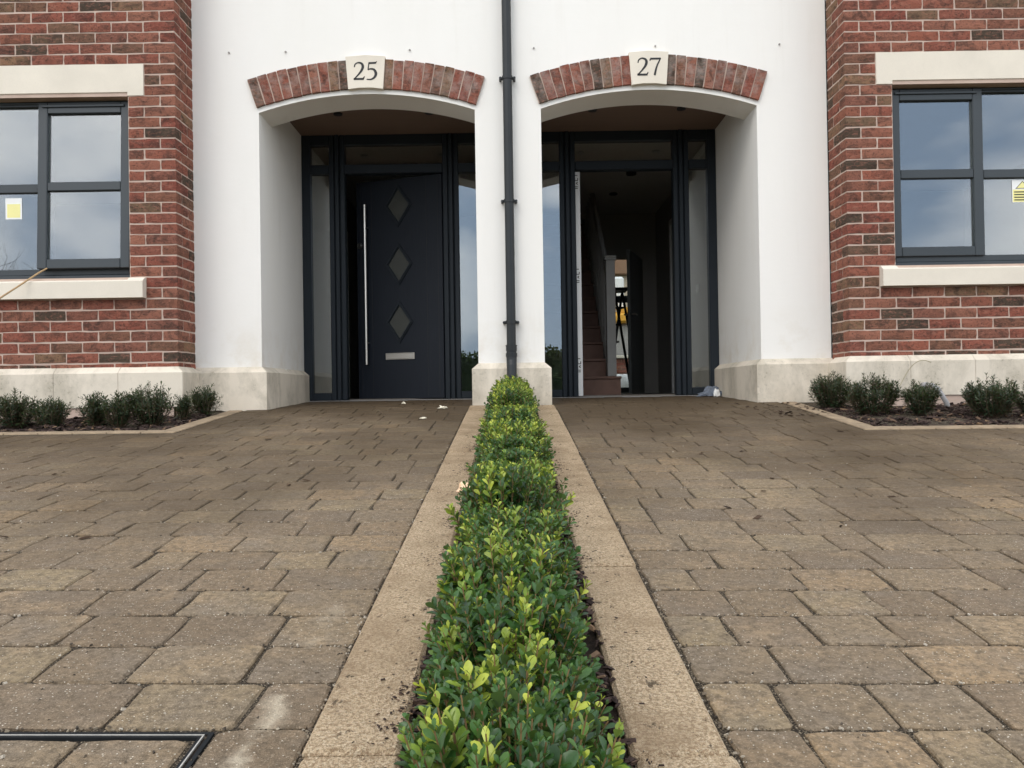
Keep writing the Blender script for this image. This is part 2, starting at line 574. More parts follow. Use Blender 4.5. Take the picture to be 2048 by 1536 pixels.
MT = {
    'render': m_render_white(),
    'stone': m_stone('pale_cast_stone', (0.735, 0.67, 0.565), 0.1),
    'plinth': m_stone('plinth_stone', (0.70, 0.625, 0.515), 0.6, True),
    'brick': m_brick('red_stock_brick'),
    'arch_brick': m_brick('arch_brick_smeared', 0.5),
    'buff': m_plain('buff_brick', (0.42, 0.25, 0.13), 0.9, var=0.2, scale=22, bump=0.3),
    'mortar': m_mortar(),
    'paver': m_paver(),
    'kerb': m_kerb(),
    'edging': m_plain('edging_tan', (0.29, 0.215, 0.138), 0.85, var=0.25, scale=14, bump=0.5),
    'soil': m_soil(),
    'joint': m_joint(),
    'mulch': m_chip('bark_mulch', [(0.0, (0.018, 0.011, 0.009)), (0.5, (0.045, 0.027, 0.022)), (0.85, (0.085, 0.055, 0.045)), (1.0, (0.24, 0.15, 0.085))]),
    'grit': m_chip('joint_grit', [(0.0, (0.05, 0.04, 0.03)), (0.4, (0.17, 0.135, 0.1)), (0.75, (0.34, 0.28, 0.2)), (1.0, (0.6, 0.54, 0.45))]),
    'deadleaf': m_chip('dead_leaf', [(0.0, (0.03, 0.018, 0.012)), (1.0, (0.1, 0.06, 0.035))]),
    'frame': m_plain('anthracite_frame', (0.027, 0.035, 0.041), 0.42, spec=0.5, var=0.06, scale=3, bump=0.05),
    'rubber': m_plain('black_gasket', (0.012, 0.012, 0.013), 0.6),
    'glass': m_glass(),
    'dglass': m_glass('door_glass', 0.17, (0.8, 0.84, 0.82)),
    'pipe': m_plain('black_pipe', (0.017, 0.02, 0.022), 0.42, spec=0.35, var=0.15, scale=5),
    'door': m_door(),
    'shaded_frame': m_plain('anthracite_frame_shaded', (0.016, 0.021, 0.027), 0.5, spec=0.22, var=0.06, scale=3, bump=0.05),  # same anthracite as the windows, porch shade put into the colour
    'steel': m_brushed('brushed_steel', (0.72, 0.70, 0.66)),
    'timber': m_timber('porch_timber', (0.15, 0.098, 0.07), (0.20, 0.135, 0.098)),
    'ink': m_plain('black_paint', (0.012, 0.012, 0.012), 0.6),
    'dim_white': m_plain('dimmed_white_paint', (0.30, 0.29, 0.27), 0.7, var=0.08),  # white banister paint, darkened to stand for the weak hall light
    'white': m_plain('white_paint', (0.76, 0.75, 0.73), 0.5, var=0.03),
    'plaster': m_plain('grey_plaster', (0.36, 0.34, 0.32), 0.9, var=0.05, scale=2),
    'ceil': m_plain('white_ceiling', (0.6, 0.59, 0.57), 0.9, var=0.03, scale=2),
    'stair': m_plain('bare_stair_board', (0.20, 0.115, 0.085), 0.8, var=0.15, scale=8),
    'floor': m_plain('dusty_floor', (0.16, 0.14, 0.12), 0.8, var=0.2, scale=4),
    'idoor': m_plain('grey_inner_door', (0.20, 0.205, 0.195), 0.6, var=0.04, scale=3),
    'blind': m_plain('beige_board', (0.5, 0.41, 0.30), 0.8),
    'brown': m_plain('brown_board', (0.25, 0.14, 0.08), 0.7),
    'yellow': m_plain('yellow_paint', (0.72, 0.36, 0.03), 0.5, var=0.15, scale=6),
    'stickery': m_plain('sticker_yellow', (0.82, 0.76, 0.32), 0.5, var=0.02),
    'stickerw': m_plain('sticker_white', (0.82, 0.82, 0.8), 0.5, var=0.02),
    'cane': m_plain('cane_tan', (0.42, 0.28, 0.14), 0.7, var=0.2, scale=30),
    'rag': m_plain('blue_grey_rag', (0.15, 0.175, 0.22), 0.6, var=0.4, scale=40),
    'petal': m_plain('petal_cream', (0.75, 0.52, 0.33), 0.55, var=0.25, scale=60),
    'crumb': m_plain('plaster_crumb', (0.72, 0.66, 0.52), 0.85, var=0.1, scale=60, bump=0.3),
    'sack': m_plain('white_sack', (0.8, 0.8, 0.78), 0.6, var=0.06),
    'bark': m_plain('tree_bark', (0.06, 0.05, 0.042), 0.9, var=0.3, scale=12, bump=0.5),
    'twig': m_plain('shrub_twig', (0.075, 0.05, 0.028), 0.85, var=0.3, scale=40),
    'asphalt': m_plain('asphalt', (0.05, 0.05, 0.052), 0.9, var=0.2, scale=30, bump=0.4),
    'grass': m_grass(),
    'box_leaf': m_leaf('box_leaf', [(0.0, (0.018, 0.052, 0.015)), (0.3, (0.046, 0.128, 0.028)), (0.52, (0.098, 0.205, 0.034)), (0.72, (0.25, 0.34, 0.04)), (1.0, (0.58, 0.62, 0.075))], 0.26, 0.25),
    'box_twig': m_plain('box_twig', (0.19, 0.115, 0.045), 0.8, var=0.3, scale=40),
    'shrub_leaf': m_leaf('shrub_leaf', [(0.0, (0.014, 0.026, 0.012)), (0.5, (0.03, 0.052, 0.02)), (0.8, (0.055, 0.075, 0.03)), (1.0, (0.085, 0.05, 0.03))], 0.42, 0.15),
    'hedge_core': m_plain('hedge_core', (0.028, 0.045, 0.02), 0.9, var=0.5, scale=3, bump=0.8),
    'far_leaf': m_leaf('far_hedge_leaf', [(0.0, (0.02, 0.04, 0.015)), (1.0, (0.06, 0.09, 0.03))], 0.6, 0.2),
}

# ------------------------------------------------------------------ ground
mb = MB()
xs = [-70, -30, -12, -6, -4, -2.9, -2, -1, 0, 1, 2, 2.9, 4, 6, 12, 30, 70]
ys = [-90, -40, -20, -12, -8, -5, -3, -1.6, 0, 1.5, 3, 4.5, 5.9, Y_WALL, Y_DOOR, 9, 12, 16, 22, 40]
for y in ys:
    for x in xs:
        mb.v.append((x, y, ground(x, y) - 0.09))
for j in range(len(ys) - 1):
    for i in range(len(xs) - 1):
        a = j * len(xs) + i
        mb.face([a, a + 1, a + 1 + len(xs), a + len(xs)])
kind(mb.build('ground', MT['grass'], recalc=False), 'structure')
mb = MB()
mb.box(-70, 70, -14.5, -8.0, ground(0, -10) - 0.12, ground(0, -10) - 0.05)
kind(mb.build('road', MT['asphalt']), 'structure')
mb = MB()
mb.box(-70, 70, -8.0, -6.2, ground(0, -7) - 0.12, ground(0, -7) + 0.05)
kind(mb.build('pavement', m_plain('pavement_grey', (0.12, 0.115, 0.11), 0.9, var=0.15, scale=10)), 'structure')

BED_Y = {-1: 4.93, 1: 4.74}     # front edge of the planting beds left / right
X_BED = 2.07
KERB_OUT, KERB_IN = 0.312, 0.168


def sheet(name, mat, x0, x1, y0, y1, dz, nx=8, ny=24, parent=None, bumpy=0.0):
    m = MB()
    yy = sorted(set([y0 + (y1 - y0) * j / ny for j in range(ny + 1)] + [v for v in (5.9, Y_WALL) if y0 < v < y1]))
    for y in yy:
        for i in range(nx + 1):
            x = x0 + (x1 - x0) * i / nx
            b = bumpy * noise.noise((x * 7, y * 7, 3.3)) if bumpy else 0
            m.v.append((x, y, ground(x, y) + dz + b))
    for j in range(len(yy) - 1):
        for i in range(nx):
            a = j * (nx + 1) + i
            m.face([a, a + 1, a + nx + 2, a + nx + 1])
    return m.build(name, mat, parent, recalc=False)


drives = {}
for s, nm in ((-1, 'driveway_left'), (1, 'driveway_right')):
    a, b = sorted((s * KERB_IN, s * 6.4))
    d = sheet(nm, MT['joint'], a, b, -1.6, Y_DOOR - 0.02, -0.0055, 16, 60)
    drives[s] = kind(d, 'structure')
hb = kind(sheet('hedge_bed', MT['soil'], -KERB_IN - 0.005, KERB_IN + 0.005, -0.6, Y_WALL - 0.04, -0.012, 6, 90, bumpy=0.012), 'structure')
beds = {}
for s, nm in ((-1, 'planting_bed_left'), (1, 'planting_bed_right')):
    a, b = sorted((s * (X_BED - 0.02), s * 6.3))
    beds[s] = kind(sheet(nm, MT['soil'], a, b, BED_Y[s], 6.1, -0.016, 50, 16, bumpy=0.03), 'structure')

# ------------------------------------------------------------------ pavers
ROW = 0.1655
ROW0 = 1.29
HALF = ROW / 2


def paver_mesh(L, W, seed):
    rr = random.Random(seed)
    m = MB()
    hx, hy = L / 2 - 0.003, W / 2 - 0.0034
    c1, c2 = 0.011, 0.009
    base = [(-hx + c1, -hy), (-hx * .34, -hy), (hx * .34, -hy), (hx - c1, -hy), (hx, -hy + c2), (hx, 0), (hx, hy - c2), (hx - c1, hy), (hx * .3, hy), (-hx * .3, hy), (-hx + c1, hy), (-hx, hy - c2), (-hx, 0), (-hx, -hy + c2)]
    out = [(x + rr.uniform(-.0042, .0034), y + rr.uniform(-.0034, .0028)) for x, y in base]
    n = len(out)
    dz = [rr.uniform(-0.0012, 0.0012) for _ in out]
    for x, y in out:
        m.v.append((x, y, -0.03))
    for (x, y), d in zip(out, dz):
        m.v.append((x, y, -0.003 + d))
    for (x, y), d in zip(out, dz):
        k = rr.uniform(0.002, 0.005)
        l = math.hypot(x, y)
        m.v.append((x - math.copysign(min(k, abs(x)), x) * (abs(x) > hx * 0.8), y - math.copysign(min(k, abs(y)), y) * (abs(y) > hy * 0.8), d * 0.5))
    for i in range(n):
        j = (i + 1) % n
        m.face([i, j, n + j, n + i])
        m.face([n + i, n + j, 2 * n + j, 2 * n + i])
    m.face(range(2 * n, 3 * n))
    return m


PAV = {L: [paver_mesh(L, ROW, int(L * 1000) + k) for k in range(6)] for L in (0.12, 0.165, 0.21, 0.255)}
PAVM = {L: [m.mesh('paver', MT['paver'], recalc=False) for m in v] for L, v in PAV.items()}
MH = (-1.235, -0.4635, 0.52, 1.285)     # manhole cover x0 x1 y0 y1


def bed_limit(s, y):
    return X_BED - 0.12 if y > BED_Y[s] - 0.10 else 6.3


def fill_row(s, y, x_in, x_out, rr, store):
    x = x_in
    while x < x_out - 0.03:
        L = rr.choice((0.165, 0.165, 0.21, 0.255, 0.12, 0.21, 0.165))
        if x == x_in and rr.random() < 0.5:
            L = rr.choice((0.12, 0.165, 0.165))
        rem = x_out - x
        if rem < L + 0.06:
            L = rem if rem < 0.26 else rem / 2
        store.append((s * (x + L / 2), y, L))
        x += L


for s in (-1, 1):
    rr = random.Random(31 + s)
    pieces = []
    k0 = int((ROW0 + 1.5) / ROW)
    k = -k0
    while True:
        y = ROW0 + k * ROW + HALF
        if y + HALF > Y_DOOR + 0.02:
            break
        lim = bed_limit(s, y)
        if y > Y_WALL - 0.08:
            lim = X_JAMB - 0.055
        lo = KERB_OUT + 0.006 if y < Y_WALL - 0.12 else X_MID + 0.055
        if s < 0 and MH[2] - 0.02 < y < MH[3]:
            fill_row(s, y, lo, -MH[1], rr, pieces)
            fill_row(s, y, -MH[0], lim, rr, pieces)
        else:
            fill_row(s, y, lo, lim, rr, pieces)
        k += 1
    scored = []
    for (x, y, L) in pieces:
        q = project((x, y, ground(x, y)))
        sc = 0
        if q and -60 < q[0] < 2108 and 760 < q[1] < 1580:
            sc = L * ROW / (q[2] ** 3)
        scored.append((sc, x, y, L))
    scored.sort(key=lambda t: -t[0])
    rest = MB()
    for i, (sc, x, y, L) in enumerate(scored):
        cl = min(PAVM, key=lambda a: abs(a - L))
        vi = rr.randrange(6)
        z = ground(x, y) + rr.uniform(-0.0015, 0.0015)
        ax = math.atan2(ground(x, y + 0.05) - ground(x, y - 0.05), 0.1) + rr.uniform(-0.006, 0.006)
        ay = -math.atan2(ground(x + 0.05, y) - ground(x - 0.05, y), 0.1) + rr.uniform(-0.006, 0.006)
        rz = rr.uniform(-0.008, 0.008) + (math.pi if rr.random() < 0.5 else 0)
        if i < 300 and sc > 0:
            o = place('paver', PAVM[cl][vi], (x, y, z), drives[s])
            o.rotation_euler = (ax, ay, rz)
            o.scale = (L / cl, 1, 1)
            if abs(rz) > 1:
                o.rotation_euler = (-ax, -ay, rz)
        else:
            M4 = Matrix.Translation((x, y, z)) @ Matrix.Rotation(ay, 4, 'Y') @ Matrix.Rotation(ax, 4, 'X') @ Matrix.Diagonal((L / cl, 1, 1, 1))
            b = len(rest.v)
            src = PAV[cl][vi]
            rest.val = rr.random()
            rest.v += [tuple(M4 @ Vector(v)) for v in src.v]
            for f in src.f[:]:
                rest.face([b + q for q in f])
    kind(rest.build('paver_field', MT['paver'], drives[s], recalc=False), 'stuff')

# kerb stones along the hedge
for s in (-1, 1):
    y = 2.12 - 0.915 * 4
    while y < Y_WALL - 0.1:
        y1 = min(y + 0.915, Y_WALL - 0.055)
        m = MB()
        x0, x1 = sorted((s * KERB_IN, s * KERB_OUT))
        sh, up = R.uniform(-.004, .004), R.uniform(-.004, .003)
        m.cbox(x0 + sh, x1 + sh, y + 0.004, y1 - 0.004, -0.1, 0.009 + up, 0.007)
        yc = (y + y1) / 2
        sl = (ground(s * .24, y1) - ground(s * .24, y)) / (y1 - y)
        m.v = [(a, b, c + ground(s * .24, yc) + sl * (b - yc)) for a, b, c in m.v]
        if y1 > -1:
            m.build('kerb_stone', MT['kerb'], drives[s])
        y += 0.915

# tan edging blocks round the planting beds
for s in (-1, 1):
    x = X_BED - 0.10
    while x < 5.6:
        L = 0.2
        m = MB()
        a, b = sorted((s * (x + 0.002), s * (x + L - 0.002)))
        m.cbox(a, b, BED_Y[s] - 0.10, BED_Y[s] - 0.002, -0.06, 0.003, 0.004)
        m.v = [(p, q, r + ground(p, q) + R.uniform(-.001, .001)) for p, q, r in m.v]
        m.build('edging_block', MT['edging'], drives[s])
        x += L
    y = BED_Y[s] + 0.002
    while y < Y_WALL - 0.08:
        L = min(0.2, Y_WALL - 0.055 - y)
        m = MB()
        a, b = sorted((s * (X_BED - 0.10), s * X_BED))
        m.cbox(a, b, y, y + L - 0.004, -0.06, 0.003, 0.004)
        m.v = [(p, q, r + ground(p, q)) for p, q, r in m.v]
        m.build('edging_block', MT['edging'], drives[s])
        y += L

# ------------------------------------------------------------------ the two houses
houses = {-1: thing('house', 'left-hand house numbered 25, dark front door ajar under a brick arch', 'house', (-2.4, 6.0, Z_STEP), 'pair of semi-detached houses'),
          1: thing('house', 'right-hand house numbered 27, front doorway standing open onto a staircase', 'house', (2.4, 6.0, Z_STEP), 'pair of semi-detached houses')}
TOP = Z(3.9)
CROWN, SPRING = Z(2.225), Z(2.096)


def arch_z(u, off=0.0):
    """height of the arch curve at u metres from its centre; off = radial offset"""
    rise = CROWN - SPRING
    half = (X_JAMB - X_MID) / 2
    rad = (half * half + rise * rise) / (2 * rise)
    return CROWN - rad + math.sqrt((rad + off) ** 2 - u * u)


ARCH_HALF = (X_JAMB - X_MID) / 2
ARCH_RISE = CROWN - SPRING
ARCH_R = (ARCH_HALF ** 2 + ARCH_RISE ** 2) / (2 * ARCH_RISE)
ARCH_CZ = CROWN - ARCH_R
ARCH_X = (X_JAMB + X_MID) / 2
PL_TOP = Z(0.215)


def sbox(m, s, xa, xb, *r, c=None, **k):
    a, b = sorted((s * xa, s * xb))
    return m.cbox(a, b, *r, c) if c else m.box(a, b, *r, **k)


def brick_piece(seed, L=0.215, W=0.1025, H=0.065):
    rr = random.Random(seed)
    L, W, H = L - 0.001, W - 0.001, H - 0.001
    m = MB()
    nx, ny, nz = 3, 1, 2
    idx = {}
    def vid(i, j, k):
        key = (i, j, k)
        if key not in idx:
            jit = lambda a: rr.uniform(-a, a)
            x = -L / 2 + L * i / nx
            y = -W / 2 + W * j / ny
            z = -H / 2 + H * k / nz
            mid = 0.0016 if k == 1 else -0.0004
            y2 = y + (mid if j == 1 else -mid) + jit(0.0012)
            if i in (0, nx):
                y2 -= math.copysign(0.001, y)
            idx[key] = len(m.v)
            m.v.append((x + jit(0.0024), y2, z + jit(0.0024)))
        return idx[key]
    for i in range(nx):
        for k in range(nz):
            m.face([vid(i, 0, k), vid(i + 1, 0, k), vid(i + 1, 0, k + 1), vid(i, 0, k + 1)])
            m.face([vid(i + 1, 1, k), vid(i, 1, k), vid(i, 1, k + 1), vid(i + 1, 1, k + 1)])
        m.face([vid(i, 0, nz), vid(i + 1, 0, nz), vid(i + 1, 1, nz), vid(i, 1, nz)])
        m.face([vid(i, 1, 0), vid(i + 1, 1, 0), vid(i + 1, 0, 0), vid(i, 0, 0)])
    for k in range(nz):
        m.face([vid(nx, 0, k), vid(nx, 1, k), vid(nx, 1, k + 1), vid(nx, 0, k + 1)])
        m.face([vid(0, 1, k), vid(0, 0, k), vid(0, 0, k + 1), vid(0, 1, k + 1)])
    return m


BR = {L: [brick_piece(100 + k + int(L * 1000), L) for k in range(8)] for L in (0.215, 0.1025)}
BRM = {L: [m.mesh('brick', MT['brick'], recalc=False) for m in v] for L, v in BR.items()}

WIN_X0, WIN_X1 = 2.664, 4.66          # window opening
LIN_X0, LIN_X1 = 2.556, 4.77          # lintel and sill ends
WZ0, WZ1 = Z(0.845), Z(2.12)
LZ1 = Z(2.345)
SZ0 = Z(0.695)
BAY_X1 = 5.6


def side(s):
    """the right-hand bay stands 3.5 cm further out than the left-hand one"""
    global X_PIER, WIN_X0, WIN_X1, LIN_X0, LIN_X1
    k = 0.035 if s > 0 else 0.0
    X_PIER, WIN_X0, WIN_X1, LIN_X0, LIN_X1 = 2.335 + k, 2.664 + k, 4.66 + k, 2.556 + k, 4.77 + k


def house_shell(s):
    side(s)
    H = houses[s]
    # ---- rendered wall: outer pier, centre half pier, spandrel over the arch
    m = MB()
    cx = s * ARCH_X
    n = 28
    def run(pts, y0, y1):
        pass
    sbox(m, s, X_JAMB, X_PIER + 0.12, Y_WALL, Y_DOOR + 0.12, Z_STEP - 0.2, SPRING, skip='t')
    sbox(m, s, X_JAMB, X_PIER + 0.12, Y_WALL, Y_WALL + 0.33, SPRING, TOP, skip='b')
    sbox(m, s, X_JAMB, X_PIER + 0.12, Y_WALL + 0.33, Y_DOOR + 0.12, SPRING, TOP, skip='bf')
    sbox(m, s, 0.0, X_MID, Y_WALL, Y_DOOR + 0.12, Z_STEP - 0.2, SPRING, skip='t')
    sbox(m, s, 0.0, X_MID, Y_WALL, Y_WALL + 0.33, SPRING, TOP, skip='b')
    sbox(m, s, 0.0, X_MID, Y_WALL + 0.33, Y_DOOR + 0.12, SPRING, TOP, skip='bf')
    for i in range(n):
        u0, u1 = -ARCH_HALF + 2 * ARCH_HALF * i / n, -ARCH_HALF + 2 * ARCH_HALF * (i + 1) / n
        a0, a1 = arch_z(u0), arch_z(u1)
        x0, x1 = cx + u0, cx + u1
        y0, y1 = Y_WALL, Y_WALL + 0.33
        m.poly([(x0, y0, a0), (x1, y0, a1), (x1, y0, TOP), (x0, y0, TOP)])
        m.poly([(x1, y1, a1), (x0, y1, a0), (x0, y1, TOP), (x1, y1, TOP)])
        m.poly([(x0, y1, a0), (x1, y1, a1), (x1, y0, a1), (x0, y0, a0)])
    m.poly([(cx - ARCH_HALF, Y_WALL, TOP), (cx + ARCH_HALF, Y_WALL, TOP), (cx + ARCH_HALF, Y_WALL + 0.33, TOP), (cx - ARCH_HALF, Y_WALL + 0.33, TOP)])
    m.build('rendered_wall', MT['render'], H, recalc=False)
    # porch ceiling of stained boards
    m = MB()
    sbox(m, s, X_MID + 0.002, X_JAMB - 0.002, Y_WALL + 0.332, Y_DOOR + 0.10, Z(2.31), Z(2.36))
    pc = m.build('porch_ceiling', MT['timber'], H)
    if True:
        for dx in ((0.45, 1.18) if s > 0 else (0.4, 1.15)):
            m = MB()
            x = s * (X_MID + dx)
            m.tube([(x, 6.78, Z(2.313)), (x, 6.78, Z(2.296))], 0.036, 14)
            m.build('downlight', MT['rubber'], pc)
    # ---- brick arch
    ring0, ring1 = 0.035, 0.252
    yf = Y_WALL - 0.022
    half_a = math.asin((ARCH_HALF + 0.012) / (ARCH_R + ring0))
    m = MB()
    N = 48
    for i in range(N):
        t0, t1 = -half_a + 2 * half_a * i / N, -half_a + 2 * half_a * (i + 1) / N
        P = lambda t, r: (cx + (ARCH_R + r) * math.sin(t), ARCH_CZ + (ARCH_R + r) * math.cos(t))
        o = [P(t0, ring0 + .004), P(t1, ring0 + .004), P(t1, ring1 - .005), P(t0, ring1 - .005)]
        m.prism(o, yf + 0.005, Y_WALL + 0.05)
    arch = m.build('brick_arch', MT['mortar'], H)
    key_a = 0.133 / (ARCH_R + ring1)
    rr = random.Random(55 + s)
    for sd in (-1, 1):
        nb = 10
        for i in range(nb):
            t0 = key_a + (half_a - key_a) * i / nb
            t1 = key_a + (half_a - key_a) * (i + 1) / nb
            g = 0.0042 / (ARCH_R + 0.12)
            t0, t1 = sd * (t0 + g), sd * (t1 - g)
            if sd < 0:
                t0, t1 = t1, t0
            m = MB()
            e0, e1 = ring0 + rr.uniform(-.002, .002), ring1 + rr.uniform(-.005, .003)
            fy = yf + rr.uniform(-.0015, .002)
            cols = []
            NR = 3
            for k in range(NR + 1):
                r = e0 + (e1 - e0) * k / NR
                P0 = (cx + (ARCH_R + r) * math.sin(t0), ARCH_CZ + (ARCH_R + r) * math.cos(t0))
                P1 = (cx + (ARCH_R + r) * math.sin(t1), ARCH_CZ + (ARCH_R + r) * math.cos(t1))
                j = lambda: rr.uniform(-.0022, .0022)
                cols.append([(P0[0] + j(), fy + j() * .4, P0[1] + j() * .5), (P1[0] + j(), fy + j() * .4, P1[1] + j() * .5), (P1[0], Y_WALL + .04, P1[1]), (P0[0], Y_WALL + .04, P0[1])])
            for k in range(NR):
                a, b = cols[k], cols[k + 1]
                for q in range(4):
                    w = (q + 1) % 4
                    m.poly([a[q], a[w], b[w], b[q]])
            m.poly(cols[0][::-1])
            m.poly(cols[-1])
            m.build('brick', MT['arch_brick'], arch, recalc=False)
    # keystone with the house number cut in it
    m = MB()
    kz0, kz1 = Z(2.255), Z(2.497)
    ko = [(cx - 0.128, kz0 - 0.006), (cx - 0.05, kz0 + 0.004), (cx + 0.05, kz0 + 0.004), (cx + 0.128, kz0 - 0.006), (cx + 0.146, kz1 - 0.008), (cx, kz1 + 0.003), (cx - 0.146, kz1 - 0.008)]
    m.prism(ko, Y_WALL - 0.038, Y_WALL + 0.02)
    key = m.build('keystone', MT['stone'], H)
    txt = '25' if s < 0 else '27'
    for ch, ox in zip(txt, (-0.089, 0.004)):
        glyph(ch, cx + ox, Z(2.317), 0.128, Y_WALL - 0.0395, key)
    # fixing plugs left in the render
    for px in ((0.72, 1.64, 2.06) if s < 0 else (0.2, 1.1, 2.02)):
        m = MB()
        m.tube([(s * px, Y_WALL - 0.012, Z(2.545)), (s * px, Y_WALL + 0.01, Z(2.55))], [0.006, 0.008], 8)
        m.build('wall_plug', MT['plaster'], H)
    # ---- brick bay
    m = MB()
    yf = Y_BAY + 0.0035
    yb = Y_BAY + 0.11
    pb = Z_STEP - 0.25
    sbox(m, s, X_PIER + 0.0035, WIN_X0 + 0.0035, yf, yb, WZ0, WZ1, skip='tb')
    sbox(m, s, X_PIER + 0.0035, BAY_X1, yf, yb, WZ1, TOP)
    sbox(m, s, X_PIER + 0.0035, BAY_X1, yf, yb, pb, WZ0)
    sbox(m, s, WIN_X1 - 0.0035, BAY_X1, yf, yb, WZ0, WZ1, skip='tb')
    sbox(m, s, X_PIER + 0.0035, X_PIER + 0.11, yb, Y_WALL + 0.02, pb, TOP)
    sbox(m, s, X_PIER + 0.12, BAY_X1 - 0.01, yb + 0.002, yb + 0.01, WZ1 + 0.02, TOP - 0.01)
    wall = m.build('brick_wall', MT['mortar'], H)
    rr = random.Random(91 + s)
    rest = MB()
    def put(xc, yc, zc, L, along_y=False):
        vi = rr.randrange(8)
        me, src = BRM[L][vi], BR[L][vi]
        rot = (0, 0, (math.pi / 2 if along_y else 0) + (math.pi if rr.random() < .5 else 0))
        jy = 0 if along_y else rr.uniform(-0.0018, 0.0012)
        jz = rr.uniform(-.0012, .0012)
        ry = rr.uniform(-.006, .006)
        loc = (s * xc + (rr.uniform(-.0015, .001) * s if along_y else 0), yc + jy, zc + jz)
        fx = (s * xc, Y_BAY, zc) if not along_y else (s * X_PIER, yc, zc)
        if in_view(fx, 45):
            o = place('brick', me, loc, wall, (0, ry, rot[2]))
        else:
            M4 = Matrix.Translation(loc) @ Matrix.Rotation(rot[2], 4, 'Z')
            b = len(rest.v)
            rest.val = rr.random()
            rest.v += [tuple(M4 @ Vector(v)) for v in src.v]
            for f in src.f:
                rest.face([b + q for q in f])
    k = -26
    while True:
        zb = WZ1 + 0.075 * k
        if zb + 0.07 > TOP:
            break
        zc = zb + 0.005 + 0.0325
        spans = [(X_PIER, BAY_X1)]
        if WZ0 - 0.001 < zb + 0.01 < WZ1 - 0.01:
            spans = [(X_PIER, WIN_X0), (WIN_X1, BAY_X1)]
        elif WZ1 - 0.001 < zb + .01 < LZ1 - 0.01 or SZ0 - 0.001 < zb + .01 < WZ0 - .01:
            spans = [(X_PIER, LIN_X0), (LIN_X1, BAY_X1)]
        even = k % 2 == 0
        # corner brick and the return into the porch wall
        if even:
            put(X_PIER + 0.1075, Y_BAY + 0.05125, zc, 0.215)
            put(X_PIER + 0.05125, Y_BAY + 0.1125 + 0.1075, zc, 0.215, True)
            start = X_PIER + 0.225
        else:
            put(X_PIER + 0.05125, Y_BAY + 0.1075, zc, 0.215, True)
            put(X_PIER + 0.05125, Y_BAY + 0.225 + 0.05125, zc, 0.1025, True)
            start = X_PIER + 0.1125
        for (xa, xb) in spans:
            x = start if xa == X_PIER else xa + (0.005 if even else 0.005)
            if xa != X_PIER and even:
                put(x + 0.05125, Y_BAY + 0.05125, zc, 0.1025)
                x += 0.1125
            while x + 0.09 < xb:
                if x + 0.215 <= xb + 0.012:
                    put(x + 0.1075, Y_BAY + 0.05125, zc, 0.215)
                    x += 0.225
                else:
                    put(x + 0.05125, Y_BAY + 0.05125, zc, 0.1025)
                    x += 0.1125
        k += 1
    kind(rest.build('brickwork', MT['brick'], wall, recalc=False), 'stuff')
    if s > 0:
        m = MB()
        sbox(m, s, X_PIER - 0.007, X_PIER - 0.001, Y_WALL - 0.005, Y_WALL - 0.0005, PL_TOP + 0.001, TOP - 0.01)
        m.build('movement_joint', MT['rubber'], H)
    # ---- lintel: chamfered over the opening, square on its bearings
    m = MB()
    y0 = Y_BAY - 0.004
    ch = 0.028
    sec = [(y0, WZ1 + ch), (y0, LZ1), (Y_BAY + 0.1, LZ1), (Y_BAY + 0.1, WZ1 + 0.012), (y0 + ch, WZ1 + 0.012)]
    def extr(sec, xa, xb):
        b = len(m.v)
        k = len(sec)
        m.v.extend([(s * xa, y, z) for y, z in sec] + [(s * xb, y, z) for y, z in sec])
        for i in range(k):
            j = (i + 1) % k
            m.face([b + i, b + j, b + k + j, b + k + i])
        m.face(range(b, b + k))
        m.face([b + k + i for i in range(k)][::-1])
    sq = [(y0, WZ1 + 0.002), (y0, LZ1), (Y_BAY + 0.1, LZ1), (Y_BAY + 0.1, WZ1 + 0.002)]
    extr(sq, LIN_X0, WIN_X0 + 0.004)
    extr(sec, WIN_X0 + 0.004, WIN_X1 - 0.004)
    extr(sq, WIN_X1 - 0.004, LIN_X1)
    m.build('window_lintel', MT['stone'], H)
    # ---- stone sill with a weathered top and stooled ends
    m = MB()
    yo = Y_BAY - 0.052
    sec = [(yo, SZ0 + 0.003), (yo, WZ0 - 0.032), (yo + 0.012, WZ0 - 0.024), (Y_BAY + 0.10, WZ0 + 0.004), (Y_BAY + 0.10, SZ0 + 0.003)]
    extr(sec, WIN_X0 + 0.004, WIN_X1 - 0.004)
    st = [(yo, SZ0 + 0.003), (yo, WZ0 - 0.032), (Y_BAY - 0.01, WZ0 - 0.003), (Y_BAY + 0.08, WZ0 - 0.003), (Y_BAY + 0.08, SZ0 + 0.003)]
    extr(st, LIN_X0, WIN_X0 + 0.004)
    extr(st, WIN_X1 - 0.004, LIN_X1)
    m.build('window_sill', MT['stone'], H)
    # ---- plinth stones
    pl = MB()
    sbox(pl, s, X_PIER + 0.02, BAY_X1, Y_BAY - 0.036, Y_BAY - 0.004, Z_STEP - 0.2, PL_TOP - 0.06)
    plo = pl.build('plinth', MT['mortar'], H)
    def pl_stone(xa, xb, y0, y1, wl=0.0, wr=0.0, zb=None, fr=0.047):
        """stone over the footprint xa..xb, y0..y1 whose faces stand out: fr at the front, wl / wr at the ends"""
        a, b = (s * xa, s * xb)
        ea, eb = wl, wr
        if a > b:
            a, b, ea, eb = b, a, wr, wl
        z0 = (Z_STEP - 0.16) if zb is None else zb
        zt, zm = PL_TOP + R.uniform(-.001, .001), PL_TOP - 0.042
        m = MB()
        lo = [(a - ea, y0 - fr), (b + eb, y0 - fr), (b + eb, y1), (a - ea, y1)]
        hi = [(a, y0 - 0.001), (b, y0 - 0.001), (b, y1), (a, y1)]
        m.v = [(x, y, z0) for x, y in lo] + [(x, y, zm) for x, y in lo] + [(x, y, zt) for x, y in hi]
